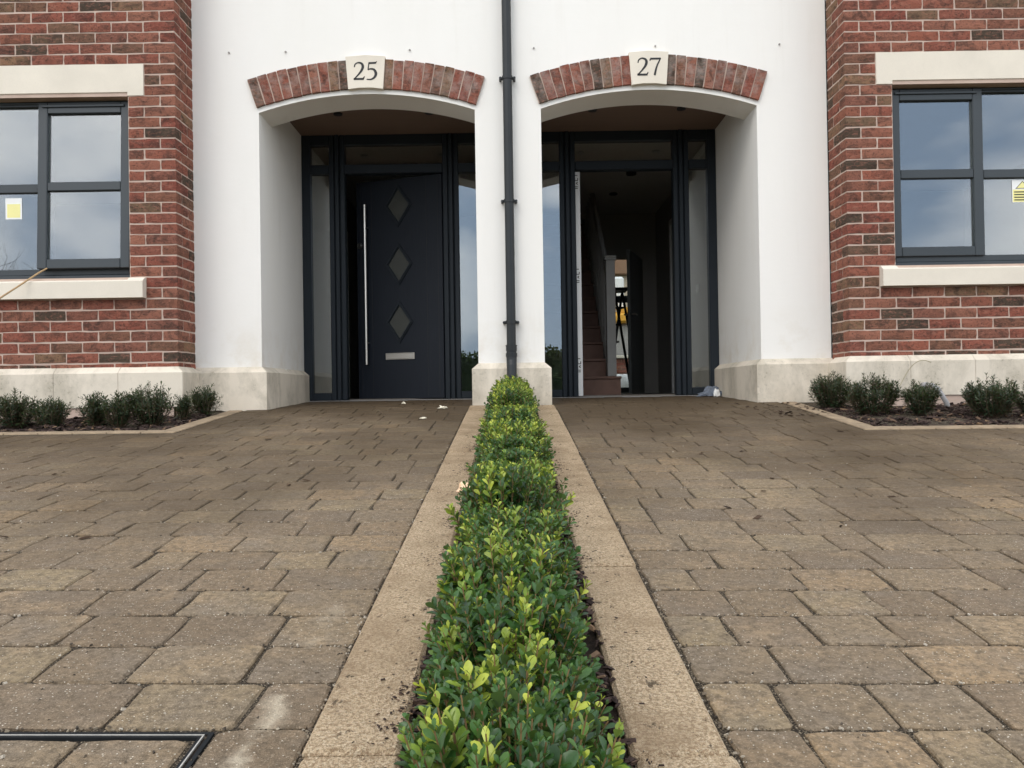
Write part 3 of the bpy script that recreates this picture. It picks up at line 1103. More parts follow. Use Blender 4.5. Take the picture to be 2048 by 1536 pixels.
        for i in range(4):
            j = (i + 1) % 4
            m.face([i, j, 4 + j, 4 + i])
            m.face([4 + i, 4 + j, 8 + j, 8 + i])
        m.face([8, 9, 10, 11])
        m.face([3, 2, 1, 0])
        m.build('plinth_stone', MT['plinth'], plo)
    zb = Z(-0.066)
    pl_stone(X_PIER, X_PIER + 0.40, Y_BAY, Y_WALL - 0.049, wl=0.047, zb=zb)
    x = X_PIER + 0.403
    while x < BAY_X1:
        pl_stone(x, x + 0.447, Y_BAY, Y_BAY + 0.1, zb=zb)
        x += 0.45
    pl_stone(X_JAMB, X_PIER - 0.002, Y_WALL, Y_WALL + 0.62, wl=0.047, wr=0)
    pl_stone(X_JAMB, X_JAMB + 0.3, Y_WALL + 0.672, Y_DOOR + 0.02, wl=0.047)
    pl_stone(0.0012, X_MID, Y_WALL, Y_WALL + 0.62, wr=0.047)
    pl_stone(0.0012, X_MID, Y_WALL + 0.672, Y_DOOR + 0.02, wr=0.047)
    # buff bricks under the plinth of the bay
    x = X_PIER + 0.02
    while x < BAY_X1 - .2:
        m = MB()
        a, b = sorted((s * x, s * (x + 0.215)))
        m.cbox(a, b, Y_BAY - 0.03 + R.uniform(-.002, .002), Y_BAY + 0.06, Z(-0.137), Z(-0.073), 0.003)
        m.build('foundation_brick', MT['buff'], plo)
        m = MB()
        a, b = sorted((s * (x + .11), s * (x + 0.325)))
        m.cbox(a, b, Y_BAY - 0.03 + R.uniform(-.002, .002), Y_BAY + 0.06, Z(-0.212), Z(-0.148), 0.003)
        m.build('foundation_brick', MT['buff'], plo)
        x += 0.225


def catmull(pts, n=10):
    out = []
    P = [pts[0]] + list(pts) + [pts[-1]]
    for i in range(1, len(P) - 2):
        for k in range(n):
            t = k / n
            out.append(tuple(0.5 * ((2 * b) + (-a + c) * t + (2 * a - 5 * b + 4 * c - d) * t * t + (-a + 3 * b - 3 * c + d) * t ** 3)
                             for a, b, c, d in zip(P[i - 1], P[i], P[i + 1], P[i + 2])))
    out.append(pts[-1])
    return out


GLYPH = {   # strokes of (x, y, width) in units of the digit height
    '2': [([(0.07, 0.73, .05), (0.12, 0.90, .055), (0.30, 0.99, .065), (0.50, 0.92, .10), (0.555, 0.74, .115), (0.47, 0.52, .10), (0.28, 0.28, .07), (0.05, 0.04, .055)], True),
          ([(0.02, 0.045, .09), (0.60, 0.045, .09)], False), ([(0.57, 0.05, .07), (0.65, 0.19, .035)], False)],
    '5': [([(0.16, 0.955, .085), (0.58, 0.965, .085)], False), ([(0.56, 0.95, .06), (0.64, 1.05, .03)], False), ([(0.185, 0.96, .05), (0.125, 0.56, .05)], False),
          ([(0.12, 0.565, .04), (0.28, 0.62, .07), (0.48, 0.56, .10), (0.575, 0.35, .12), (0.50, 0.14, .10), (0.30, 0.015, .065), (0.04, 0.02, .05)], True)],
    '7': [([(0.05, 0.955, .085), (0.66, 0.955, .085)], False), ([(0.06, 0.95, .06), (0.03, 0.83, .035)], False), ([(0.645, 0.97, .05), (0.42, 0.50, .075), (0.29, 0.0, .095)], True)],
}


def glyph(ch, x0, z0, h, y, parent):
    m = MB()
    B = 1.3
    for pts, curved in GLYPH[ch]:
        p = catmull(pts) if curved else pts
        for side in range(len(p) - 1):
            (xa, ya, wa), (xb, yb, wb) = p[side], p[side + 1]
            wa, wb = wa * B, wb * B
            def nrm(i):
                a, b = p[max(i - 1, 0)], p[min(i + 1, len(p) - 1)]
                dx, dy = b[0] - a[0], b[1] - a[1]
                l = math.hypot(dx, dy) or 1
                return -dy / l, dx / l
            na, nb = nrm(side), nrm(side + 1)
            q = [(xa - na[0] * wa / 2, ya - na[1] * wa / 2), (xb - nb[0] * wb / 2, yb - nb[1] * wb / 2), (xb + nb[0] * wb / 2, yb + nb[1] * wb / 2), (xa + na[0] * wa / 2, ya + na[1] * wa / 2)]
            m.poly([(x0 + a * h, y, z0 + b * h) for a, b in q])
    d = m.build('digit', MT['ink'], parent, recalc=False)
    d['label'] = 'black serif figure ' + ch
    return d


for s in (-1, 1):
    house_shell(s)


# ------------------------------------------------------------------ windows
def window(s):
    side(s)
    H = houses[s]
    yf = Y_BAY + 0.092
    x0, x1, z0, z1 = WIN_X0 + 0.002, WIN_X1 - 0.002, WZ0 + 0.006, WZ1 + 0.009
    fw = 0.045
    c0 = x0 + 0.652          # mullion centres
    c1 = x1 - 0.652
    m = MB()
    def b(xa, xb, za, zb, ya=yf, yb=yf + 0.07, c=0.004):
        sbox(m, s, xa, xb, ya, yb, za, zb, c=c)
    b(x0, x0 + fw, z0, z1)
    b(x1 - fw, x1, z0, z1)
    b(x0 + fw, x1 - fw, z1 - fw, z1)
    b(x0 + fw, x1 - fw, z0 + .028, z0 + 0.028 + fw)
    b(x0 + 0.001, x1 - 0.001, z0, z0 + 0.026, yf - 0.022, yf + 0.07)      # projecting sub-sill
    for c in (c0, c1):
        b(c - 0.033, c + 0.033, z0 + 0.028 + fw, z1 - fw)
    zm = (z0 + z1) / 2 + 0.014
    b(c0 + 0.033, c1 - 0.033, zm - 0.031, zm + 0.031, yf + 0.004, yf + 0.062)
    b(c0 - 0.0, c0 + 0.42, z1 - 0.030, z1 - 0.014, yf - 0.010, yf + 0.004)
    win = m.build('window', MT['frame'], H)
    win['label'] = 'anthracite casement window, ' + ('near sash pushed slightly open' if s < 0 else 'all sashes shut')
    # fixed middle light: two panes
    for (za, zb) in ((z0 + 0.028 + fw, zm - 0.031), (zm + 0.031, z1 - fw)):
        m = MB()
        sbox(m, s, c0 + 0.033, c1 - 0.033, yf + 0.026, yf + 0.030, za, zb)
        m.build('pane', MT['glass'], win)
    # opening sashes at both ends, overlapping the frame
    for e, (xa, xb) in enumerate(((x0 + 0.016, c0 + 0.02), (c1 - 0.02, x1 - 0.016))):
        zt, zb_ = z1 - 0.02, z0 + 0.066
        px = s * (xa + xb) / 2
        sash = place('sash', None, (px, yf, zt), win)
        w, h = (xb - xa), zt - zb_
        m = MB()
        sw = 0.068
        ya, yb = -0.022, 0.034
        m.cbox(-w / 2, -w / 2 + sw, ya, yb, -h, 0, 0.005)
        m.cbox(w / 2 - sw, w / 2, ya, yb, -h, 0, 0.005)
        m.cbox(-w / 2 + sw, w / 2 - sw, ya, yb, -sw - 0.014, -0.0005, 0.005)
        m.cbox(-w / 2 + sw, w / 2 - sw, ya, yb, -h + 0.0005, -h + sw, 0.005)
        mid = -(zt - zm)
        m.cbox(-w / 2 + sw, w / 2 - sw, ya + 0.004, yb - 0.004, mid - 0.032, mid + 0.032, 0.005)
        m.cbox(-w / 2 + 0.03, w / 2 - 0.04, ya - 0.012, ya + 0.002, -0.040, -0.022, 0.003)   # trickle vent hood
        fr = m.mesh('sash', MT['frame'])
        sash_m = bpy.data.objects.new('sash', fr)
        bpy.data.objects.remove(sash)
        COL.objects.link(sash_m)
        sash_m.parent = win
        wl = WL[win.name]
        sash_m.location = (px - wl[0], yf - wl[1], zt - wl[2])
        ang = math.radians(-2.0) if (s < 0 and e == 0) else 0.0
        sash_m.rotation_euler = (ang, 0, 0)
        # the panes ride with the sash (kept on the window's level, same hinge)
        for (a, bb) in ((-h + sw, mid - 0.032), (mid + 0.032, -sw - 0.014)):
            m = MB()
            m.box(-w / 2 + sw, w / 2 - sw, 0.004, 0.008, a, bb)
            p = m.build('pane', MT['glass'], win, local=True)
            p.location = sash_m.location
            p.rotation_euler = sash_m.rotation_euler
            m = MB()                                      # pale spacer bar seen inside the unit
            g = 0.006
            m.box(-w / 2 + sw, -w / 2 + sw + g, 0.0085, 0.018, a, bb)
            m.box(w / 2 - sw - g, w / 2 - sw, 0.0085, 0.018, a, bb)
            p = m.build('spacer_bar', MT['steel'], win, local=True)
            p.location = sash_m.location
            p.rotation_euler = sash_m.rotation_euler
    # safety sticker on the middle light
    m = MB()
    if s < 0:
        xa, za, w, h = -(3.605), Z(1.29), 0.118, 0.152
    else:
        xa, za, w, h = 3.60, Z(1.30), 0.15, 0.16
    ys = yf + 0.0245
    m.box(xa, xa + w, ys, ys + 0.001, za, za + h)
    m.cur = 1
    if s < 0:
        m.box(xa + 0.012, xa + w - 0.012, ys - 0.0006, ys - 0.0002, za + 0.012, za + h * 0.72)
    else:
        m.box(xa + 0.004, xa + w - 0.004, ys - 0.0006, ys - 0.0002, za + 0.004, za + h * 0.58)
        m.prism([(xa + 0.025, za + h * .62), (xa + w - 0.025, za + h * .62), (xa + w / 2, za + h * .96)], ys - 0.0006, ys - 0.0002)
        m.cur = 2
        for k in range(4):
            m.box(xa + 0.014, xa + w - 0.02 - 0.012 * (k % 2), ys - 0.0012, ys - 0.0008, za + 0.014 + k * 0.019, za + 0.022 + k * 0.019)
        tri = [(xa + 0.025, za + h * .62), (xa + w - 0.025, za + h * .62), (xa + w / 2, za + h * .96)]
        for i in range(3):
            p, q = tri[i], tri[(i + 1) % 3]
            d = Vector((q[0] - p[0], q[1] - p[1])).normalized() * 0.004
            nx, nz = -d.y, d.x
            m.poly([(p[0], ys - 0.001, p[1]), (q[0], ys - 0.001, q[1]), (q[0] + nx, ys - 0.001, q[1] + nz), (p[0] + nx, ys - 0.001, p[1] + nz)])
    else_lab = 'white and yellow safety sticker stuck on the glass'
    st = m.build('sticker', [MT['stickerw'], MT['stickery'], MT['ink']], win)
    st['label'] = else_lab
    return win


for s in (-1, 1):
    window(s)


# ------------------------------------------------------------------ front doors
def door_set(s):
    H = houses[s]
    yf = Y_DOOR
    zf = Z_SILL + 0.004
    zt = Z(2.312)
    x0, x1 = X_JAMB, X_MID                    # outer jamb, inner jamb
    # across: stile .08, glass .165, mullion .14, door .87, mullion .14, glass, stile
    m = MB()
    def b(xa, xb, za, zb, ya=yf, yb=yf + 0.09, c=0.005):
        sbox(m, s, xa, xb, ya, yb, za, zb, c=c)
    e = 0.002
    g0, g1 = x0 - 0.078, x0 - 0.245          # outer side light
    d0, d1 = x0 - 0.385, x0 - 1.255          # doorway
    h0, h1 = x0 - 1.395, x1 + 0.05           # inner side light
    b(g0, x0 - e, zf, zt)
    b(x1 + e, h1, zf, zt)
    def mull(xa, xb, za, zb):
        hi, lo = max(xa, xb), min(xa, xb)
        w = (hi - lo)
        b(lo, lo + w * .30, za, zb)
        b(lo + w * .30 + .001, lo + w * .36, za, zb, yf + 0.014, yf + .08, c=0.002)
        b(lo + w * .36 + .001, lo + w * .62, za, zb, yf - 0.012, yf + .09)
        b(lo + w * .62 + .001, lo + w * .68, za, zb, yf + 0.014, yf + .08, c=0.002)
        b(lo + w * .68 + .001, hi, za, zb)
    mull(d0, g1, zf, zt)
    mull(h0, d1, zf, zt)
    zg0, zg1 = Z(2.045), Z(2.222)            # fan lights
    ztr = Z(1.965)
    for (xa, xb) in ((g0, g1), (d0, d1), (h0, h1)):
        lo, hi = min(xa, xb) + .0005, max(xa, xb) - .0005
        b(lo, hi, zg1, zt - .001)
        b(lo, hi, ztr, zg0)
    for (xa, xb) in ((g0, g1), (h0, h1)):
        lo, hi = min(xa, xb) + .0005, max(xa, xb) - .0005
        b(lo, hi, zf + .001, Z(0.015))
    fr = m.build('door_frame', MT['shaded_frame'], H)
    for (xa, xb) in ((g0, g1), (d0, d1), (h0, h1)):
        m = MB()
        sbox(m, s, xa, xb, yf + .034, yf + .038, zg0, zg1)
        m.build('fanlight_pane', MT['dglass'], fr)
    for (xa, xb) in ((g0, g1), (h0, h1)):
        m = MB()
        sbox(m, s, xa, xb, yf + .034, yf + .038, Z(0.015), ztr)
        m.build('sidelight_pane', MT['dglass'], fr)
    # threshold bar
    m = MB()
    sbox(m, s, x0 - 0.006, x1 + 0.006, yf - 0.03, yf + 0.12, Z_SILL - 0.03, zf - 0.001, c=0.003)
    m.build('threshold', m_plain('threshold_grey', (0.2, 0.19, 0.18), 0.6), H)
    # the leaf
    W, Hh = 0.862, ztr - zf - 0.014
    if s < 0:
        hx, ang = -d1 - 0.004, math.radians(-19)     # hinged on the right, ajar inwards
        sg = -1
    else:
        hx, ang = d1 + 0.014, math.radians(91)        # hinged on the left, wide open
        sg = 1
    door = place('door', None, (hx, yf + 0.045, zf + 0.008), H)
    bpy.data.objects.remove(door)
    m = MB()
    a, bb = sorted((0, sg * W))
    m.cbox(a, bb, -0.022, 0.022, 0, Hh, 0.003)
    if s > 0:
        m.cur = 0
    me = m.mesh('door', MT['door'])
    door = place('door', me, (hx, yf + 0.045, zf + 0.008), H, (0, 0, ang))
    door['label'] = 'dark woodgrain front door with three diamond panes, ajar' if s < 0 else 'front door swung fully open, its pale taped edge showing'
    def part(mm, name, mat, smooth=False):
        return mm.build(name, mat, door, local=True, smooth=smooth)
    zr = lambda r: Z(r) - (zf + 0.008)
    uc = sg * W * 0.5
    for r in (1.71, 1.175, 0.65):
        zc = zr(r)
        for yy, sgn in ((-0.0225, -1), (0.0225, 1)):
            m = MB()
            # moulding: three stepped diamond rings
            for (w0, w1, p) in ((0.134, 0.122, 0.012), (0.122, 0.111, 0.020), (0.111, 0.104, 0.010)):
                k = 1.44
                for i in range(4):
                    def dia(w, i):
                        return (uc + (w, 0, -w, 0)[i % 4], zc + (0, w * k, 0, -w * k)[i % 4])
                    A, B, C, D = dia(w0, i), dia(w0, i + 1), dia(w1, i + 1), dia(w1, i)
                    q = [A, B, C, D]
                    f = [(x, yy + sgn * p, z) for x, z in q]
                    bk = [(x, yy, z) for x, z in q]
                    m.poly(f)
                    for j in range(4):
                        j2 = (j + 1) % 4
                        m.poly([f[j], f[j2], bk[j2], bk[j]])
            part(m, 'diamond_moulding', MT['shaded_frame'])
            m = MB()
            m.prism([(uc - 0.105, zc), (uc, zc - 0.105 * 1.44), (uc + 0.105, zc), (uc, zc + 0.105 * 1.44)], yy - 0.002, yy + 0.002)
            part(m, 'diamond_pane', m_diamond)
    m = MB()
    m.cbox(uc - 0.145, uc + 0.145, -0.032, -0.0222, zr(0.31), zr(0.372), 0.003)
    m.cbox(uc - 0.128, uc + 0.128, -0.036, -0.0322, zr(0.318), zr(0.364), 0.002)
    part(m, 'letter_plate', MT['steel'])
    xh = sg * (W - 0.115)
    m = MB()
    m.tube([(xh, -0.075, zr(0.27)), (xh, -0.075, zr(1.735))], 0.0125, 12)
    for r in (0.47, 1.53):
        m.tube([(xh, -0.075, zr(r)), (xh, -0.022, zr(r))], 0.008, 8)
    part(m, 'pull_handle', MT['steel'])
    m = MB()
    xl = sg * (W - 0.035)
    m.tube([(xl, -0.022, zr(1.37)), (xl, -0.034, zr(1.37))], 0.028, 14)
    m.tube([(xl, -0.034, zr(1.37)), (xl, -0.052, zr(1.37))], 0.018, 12)
    part(m, 'lock', m_brushed('dark_steel', (0.25, 0.24, 0.23)))
    m = MB()
    for u in (0.05, 0.18, 0.82, 0.95):
        m.box(sg * W * u - 0.0016, sg * W * u + 0.0016, -0.0232, -0.0221, 0.02, Hh - 0.02)
    if s < 0:
        part(m, 'edge_seam', MT['rubber'])
    if s > 0:
        # white protective tape along the hinge edge, with printed marks
        m = MB()
        m.box(-0.0035, -0.0012, -0.030, 0.030, 0.0, Hh)
        tp = part(m, 'protective_tape', MT['white'])
        m = MB()
        for r in (1.81, 0.97, 0.17):
            zz = zr(r)
            for k, segs in enumerate((((0, 0, 1, 0), (0, .5, 1, .5)), ((0, 0, .6, .35), (.6, .35, 0, .7)), ((0, 0, 1, 0), (0, 0, 0, .7), (1, 0, 1, .7)), ((.1, .3, .9, .3),))):
                for (a0, b0, a1, b1) in segs:
                    p = Vector((a0 * 0.026 - 0.012, k * 0.036 + b0 * 0.03))
                    q = Vector((a1 * 0.026 - 0.012, k * 0.036 + b1 * 0.03))
                    d = (q - p).normalized()
                    n_ = Vector((-d.y, d.x)) * 0.0035
                    m.poly([(-0.0042, v.x, zz + v.y) for v in (p - n_, q - n_, q + n_, p + n_)])
        part(m, 'printed_marks', MT['ink'])


m_diamond = None
_t = NT('obscured_diamond_glass')
m_diamond = _t.done((0.045, 0.048, 0.043), 0.16, _t.bump(_t.noise(_t.obj(), 60, 3), 0.25, 0.004), spec=0.6)
for s in (-1, 1):
    door_set(s)


# ------------------------------------------------------------------ rooms behind the glass
ZF = Z_SILL + 0.012
ZC = Z(2.30)
Y_BACK = 13.6


def rooms(s):
    side(s)
    H = houses[s]
    m = MB()
    sbox(m, s, 0.11, BAY_X1 - 0.1, Y_DOOR + 0.121, Y_BACK, ZF - 0.1, ZF)
    sbox(m, s, X_PIER + 0.12, BAY_X1 - 0.1, Y_BAY + 0.12, Y_DOOR + 0.119, ZF - 0.1, ZF)
    m.build('floor_slab', MT['floor'], H)
    m = MB()
    sbox(m, s, 0.0, BAY_X1, Y_DOOR + 0.122, Y_BACK + 0.2, ZC + 0.06, ZC + 0.25)
    sbox(m, s, X_PIER + 0.13, BAY_X1, Y_BAY + 0.125, Y_DOOR + 0.121, ZC + 0.06, ZC + 0.25)
    m.build('ceiling_slab', MT['ceil'], H)
    m = MB()
    sbox(m, s, 0.001, 0.11, Y_DOOR + 0.121, Y_BACK, ZF - .1, ZC + .05)          # party wall
    sbox(m, s, BAY_X1 - 0.1, BAY_X1, Y_BAY + 0.111, Y_BACK, ZF - .1, ZC + .05)   # side wall
    # hall / front room wall
    sbox(m, s, X_JAMB + 0.1, X_JAMB + 0.2, Y_DOOR + 0.121, 9.1, ZF - .1, ZC + .05)
    sbox(m, s, X_JAMB + 0.1, X_JAMB + 0.2, 9.95, Y_BACK, ZF - .1, ZC + .05)
    sbox(m, s, X_JAMB + 0.1, X_JAMB + 0.2, 9.101, 9.949, Z(1.96), ZC + .05)
    # front room back wall
    sbox(m, s, X_JAMB + 0.201, BAY_X1 - 0.101, 10.0, 10.1, ZF - .1, ZC + .05)
    # wall between hall and back room, with a doorway
    sbox(m, s, 0.111, 1.02, 11.0, 11.1, ZF - .1, ZC + .05)
    sbox(m, s, 1.74, X_JAMB + 0.099, 11.0, 11.1, ZF - .1, ZC + .05)
    sbox(m, s, 1.021, 1.739, 11.0, 11.1, Z(1.75), ZC + .05)
    # rear wall with a wide opening
    if s > 0:
        sbox(m, s, 0.0, 0.6, Y_BACK, Y_BACK + .2, ZF - .1, ZC + .05)
        sbox(m, s, 2.9, BAY_X1, Y_BACK, Y_BACK + .2, ZF - .1, ZC + .05)
        sbox(m, s, 0.601, 2.899, Y_BACK, Y_BACK + .2, Z(2.24), ZC + .05)
    else:
        sbox(m, s, 0.0, BAY_X1, Y_BACK, Y_BACK + .2, ZF - .1, ZC + .05)
    m.build('inner_wall', MT['plaster'], H)


for s in (-1, 1):
    rooms(s)

HR = houses[1]
# staircase in the open hall
m = MB()
ST_X0, ST_X1, ST_Y, RISE, GO = 0.13, 0.965, 8.25, 0.185, 0.228
steps = []
first = None
m.box(ST_X1, ST_X1 + 0.035, ST_Y + 0.2, ST_Y + 0.25, ZF, ZF + 0.2)
sl = RISE / GO
n_st = 12
b = len(m.v)
for xx in (ST_X1, ST_X1 + 0.035):
    for (yy, zz) in ((ST_Y + 0.05, ZF + RISE + 0.02), (ST_Y + 0.05, ZF - 0.0), (ST_Y + 0.05 + 0.3, ZF), (ST_Y + GO * n_st, ZF + RISE * n_st - 0.25), (ST_Y + GO * n_st, ZF + RISE * n_st + 0.1)):
        m.v.append((xx, yy, zz))
m.face([b, b + 1, b + 2, b + 3, b + 4])
m.face([b + 9, b + 8, b + 7, b + 6, b + 5])
for i in range(5):
    j = (i + 1) % 5
    m.face([b + i, b + j, b + 5 + j, b + 5 + i])
stair = m.build('staircase', MT['dim_white'], HR)
for k in range(n_st):
    m = MB()
    xr = ST_X1 + (0.12 if k == 0 else 0)
    m.box(ST_X0, xr, ST_Y + GO * k + 0.012, ST_Y + GO * (k + 1) + 0.011, ZF + RISE * k - (0.0 if k else 0.0), ZF + RISE * (k + 1) - 0.026)
    m.cbox(ST_X0, xr + 0.008 * (k == 0), ST_Y + GO * k - 0.008, ST_Y + GO * (k + 1) + 0.010, ZF + RISE * (k + 1) - 0.025, ZF + RISE * (k + 1) - 0.001, 0.004)
    m.build('step', MT['stair'], stair)
m = MB()
nx, ny = ST_X1 + 0.035, ST_Y + 0.05
m.cbox(nx - 0.045, nx + 0.045, ny - 0.045, ny + 0.045, ZF + RISE, Z(1.30), 0.004)
m.cbox(nx - 0.058, nx + 0.058, ny - 0.058, ny + 0.058, Z(1.301), Z(1.318), 0.004)
m.cbox(nx - 0.050, nx + 0.050, ny - 0.050, ny + 0.050, Z(1.319), Z(1.330), 0.003)
m.cbox(nx - 0.058, nx + 0.058, ny - 0.058, ny + 0.058, Z(1.331), Z(1.345), 0.004)
m.cbox(nx + 0.005, nx + 0.07, ny - 0.03, ny + 0.045, ZF, ZF + RISE - 0.027, 0.004)
nw = m.build('newel_post', MT['dim_white'], stair)
m = MB()
y1r = ST_Y + GO * n_st
m.tube([(nx, ny + 0.05, Z(1.08)), (nx, y1r, Z(1.08) + sl * (y1r - ny - 0.05))], 0.03, 8)
m.build('handrail', MT['dim_white'], stair)
for k in range(1, 11):
    m = MB()
    yb = ny + 0.03 + k * GO * 0.98
    m.cbox(nx - 0.018, nx + 0.018, yb - 0.018, yb + 0.018, ZF + RISE * (k + 0.9), Z(1.06) + sl * (yb - ny - 0.05), 0.003)
    m.build('spindle', MT['dim_white'], stair)
# inner doors and fittings in the hall
m = MB()
m.cbox(-0.85, 0.0, -0.02, 0.02, 0.006, Z(1.73) - ZF, 0.003)
idm = m.mesh('inner_door', MT['idoor'])
idr = place('inner_door', idm, (1.735, 10.97, ZF), HR, (0, 0, math.radians(70.5)))
m = MB()
m.tube([(-0.79, 0.02, 0.98), (-0.79, 0.07, 0.98), (-0.69, 0.07, 0.98)], 0.010, 8)
m.tube([(-0.79, -0.02, 0.98), (-0.79, -0.07, 0.98), (-0.69, -0.07, 0.98)], 0.010, 8)
m.build('lever_handle', MT['steel'], idr, local=True)
m = MB()
m.tube([(1.32, 8.9, ZC + 0.059), (1.32, 8.9, ZC + 0.02)], 0.055, 16)
m.build('smoke_alarm', MT['ink'], HR)
m = MB()
m.tube([(1.25, 9.9, ZC + 0.059), (1.25, 9.9, ZC + 0.045)], 0.05, 16)
m.build('ceiling_light', MT['ink'], HR)
m = MB()
m.cbox(1.925, 1.9448, 9.04, 9.1, ZF, Z(1.98), 0.003)
m.cbox(1.925, 1.9448, 9.95, 10.01, ZF, Z(1.98), 0.003)
m.cbox(1.925, 1.9448, 9.04, 10.01, Z(1.981), Z(2.04), 0.003)
m.build('door_lining', MT['white'], HR)
m = MB()
m.cbox(1.935, 1.9449, 8.55, 8.64, Z(1.0), Z(1.085), 0.003)
m.build('light_switch', MT['white'], HR)
# rear opening: frame, panes, blind box
m = MB()
yr = Y_BACK + 0.06
for x in (0.6, 1.32, 2.1, 2.84):
    m.cbox(x + 0.001, x + 0.058, yr, yr + 0.07, ZF, Z(2.235), 0.004)
for (xa, xb) in ((0.66, 1.32), (1.38, 2.1), (2.16, 2.84)):
    m.cbox(xa, xb, yr + .002, yr + 0.068, ZF, ZF + 0.09, 0.004)
    m.cbox(xa, xb, yr + .002, yr + 0.068, Z(1.45), Z(1.56), 0.004)
    m.cbox(xa, xb, yr + .002, yr + 0.068, Z(2.18), Z(2.234), 0.004)
gd = m.build('garden_door', MT['frame'], HR)
for (xa, xb) in ((0.66, 1.32), (1.38, 2.1), (2.16, 2.84)):
    m = MB()
    m.box(xa, xb, yr + .03, yr + .034, ZF + 0.09, Z(1.45))
    m.box(xa, xb, yr + .03, yr + .034, Z(1.56), Z(2.18))
    m.build('pane', MT['glass'], gd)
# stepladder in the back room
lad = thing('stepladder', 'dark open stepladder standing in the back room beyond the hall', 'stepladder', (1.60, 12.3, ZF))
lx, ly = 1.60, 12.3
TOPZ = ZF + 1.52
for sy, nm in ((-1, 'front_frame'), (1, 'rear_frame')):
    m = MB()
    for sx in (-1, 1):
        p0 = (lx + sx * 0.10 + sy * 0.26, ly + sy * 0.10 + sx * 0.2, ZF)
        p1 = (lx + sx * 0.08, ly + sx * 0.17, TOPZ)
        m.tube([p0, p1], 0.021, 6)
        m.tube([p0, (p0[0], p0[1], ZF + 0.05)], 0.03, 6)
    m.build(nm, MT['rubber'], lad)
for k in range(1, 6):
    f = k / 6
    m = MB()
    for sx in (0,):
        c = Vector((lx - 0.26 * (1 - f), ly - 0.10 * (1 - f), ZF + 1.52 * f))
    m.cbox(c.x - 0.12, c.x + 0.12, c.y - 0.06, c.y + 0.06, c.z - 0.012, c.z + 0.012, 0.003)
    m.build('tread', MT['rubber'], lad)
m = MB()
m.cbox(lx - 0.13, lx + 0.13, ly - 0.2, ly + 0.2, TOPZ - 0.01, TOPZ + 0.03, 0.006)
m.build('top_platform', MT['rubber'], lad)

# things outside behind number 27
gw = thing('garden_wall', 'low red brick wall seen through the rear glass beyond the ladder', 'wall', (2.4, 16.6, Z_SILL))
m = MB()
m.box(0.2, 5.2, 16.66, 16.85, Z_SILL - 0.15, Z(0.64))
m.build('wall_core', MT['mortar'], gw)
m = MB()
m.cbox(0.15, 5.25, 16.60, 16.92, Z(0.641), Z(0.70), 0.01)
m.build('coping', MT['stone'], gw)
zb = Z(0.64) - 0.075
k = 0
while zb > Z(-0.15):
    x = 1.2 + (0.11 if k % 2 else 0)
    while x < 3.2:
        place('brick', BRM[0.215][k % 8], (x, 16.70, zb + 0.037), gw)
        x += 0.225
    zb -= 0.075
    k += 1
dg = thing('site_machine', 'orange-yellow site machine parked behind the low garden wall', 'machine', (2.35, 19.0, Z_SILL))
m = MB()
m.cbox(1.6, 3.3, 18.4, 19.6, Z(1.50), Z(1.72), 0.05)
m.prism([(2.3, Z(1.73)), (3.2, Z(1.73)), (3.1, Z(1.86)), (2.6, Z(1.86))], 18.5, 19.5)
m.build('hopper', MT['yellow'], dg)
m = MB()
m.cbox(1.5, 3.4, 18.6, 19.4, Z(0.75), Z(1.49), 0.04)
m.build('chassis', MT['plaster'], dg)
for wx in (1.9, 3.0):
    m = MB()
    m.tube([(wx, 18.42, Z(0.40)), (wx, 18.7, Z(0.40))], 0.45, 20)
    m.build('wheel', MT['rubber'], dg)
m = MB()
m.cbox(2.0, 2.6, 18.9, 19.3, Z(1.86), Z(2.6), 0.05)
m.build('cab', MT['stickerw'], dg)
nb = thing('backdrop', 'pale outbuilding with brown top, added as the lit room wall, beyond the rear glass of number 27', 'backdrop', (2.6, 23, Z_SILL))  # added stand-in for the lit back-room wall, set outdoors to catch daylight
m = MB()
m.box(-2, 7, 22, 25, Z_SILL - 0.1, Z(3.05))
m.build('wall', MT['blind'], nb)
m = MB()
m.cbox(-2.2, 7.2, 21.8, 25.2, Z(3.051), Z(3.9), 0.03)
m.build('brown_top', MT['brown'], nb)
m = MB()
m.cbox(1.5, 2.4, 21.93, 21.999, Z(1.4), Z(2.5), 0.01)
m.build('window', MT['white'], nb)
sk = MB()
N1, N2 = 12, 7
for j in range(N2 + 1):
    ph = math.pi / 2 * j / N2
    for i in range(N1):
        th = 2 * math.pi * i / N1
        rr_ = 1 + 0.18 * noise.noise((math.cos(th) * 1.5, math.sin(th) * 1.5, ph * 2))
        sk.v.append((2.06 + 0.42 * rr_ * math.cos(th) * (math.cos(ph) ** 0.5 if j < N2 else 0.02), 15.4 + 0.3 * rr_ * math.sin(th) * (math.cos(ph) ** 0.5 if j < N2 else 0.02), Z_SILL - 0.1 + 0.42 * math.sin(ph) * rr_))
for j in range(N2):
    for i in range(N1):
        a = j * N1 + i
        b2 = j * N1 + (i + 1) % N1
        sk.face([a, b2, b2 + N1, a + N1])
tag(sk.build('rubble_sack', MT['sack'], smooth=True), 'white rubble sack on the ground outside the rear glass doors', 'sack')

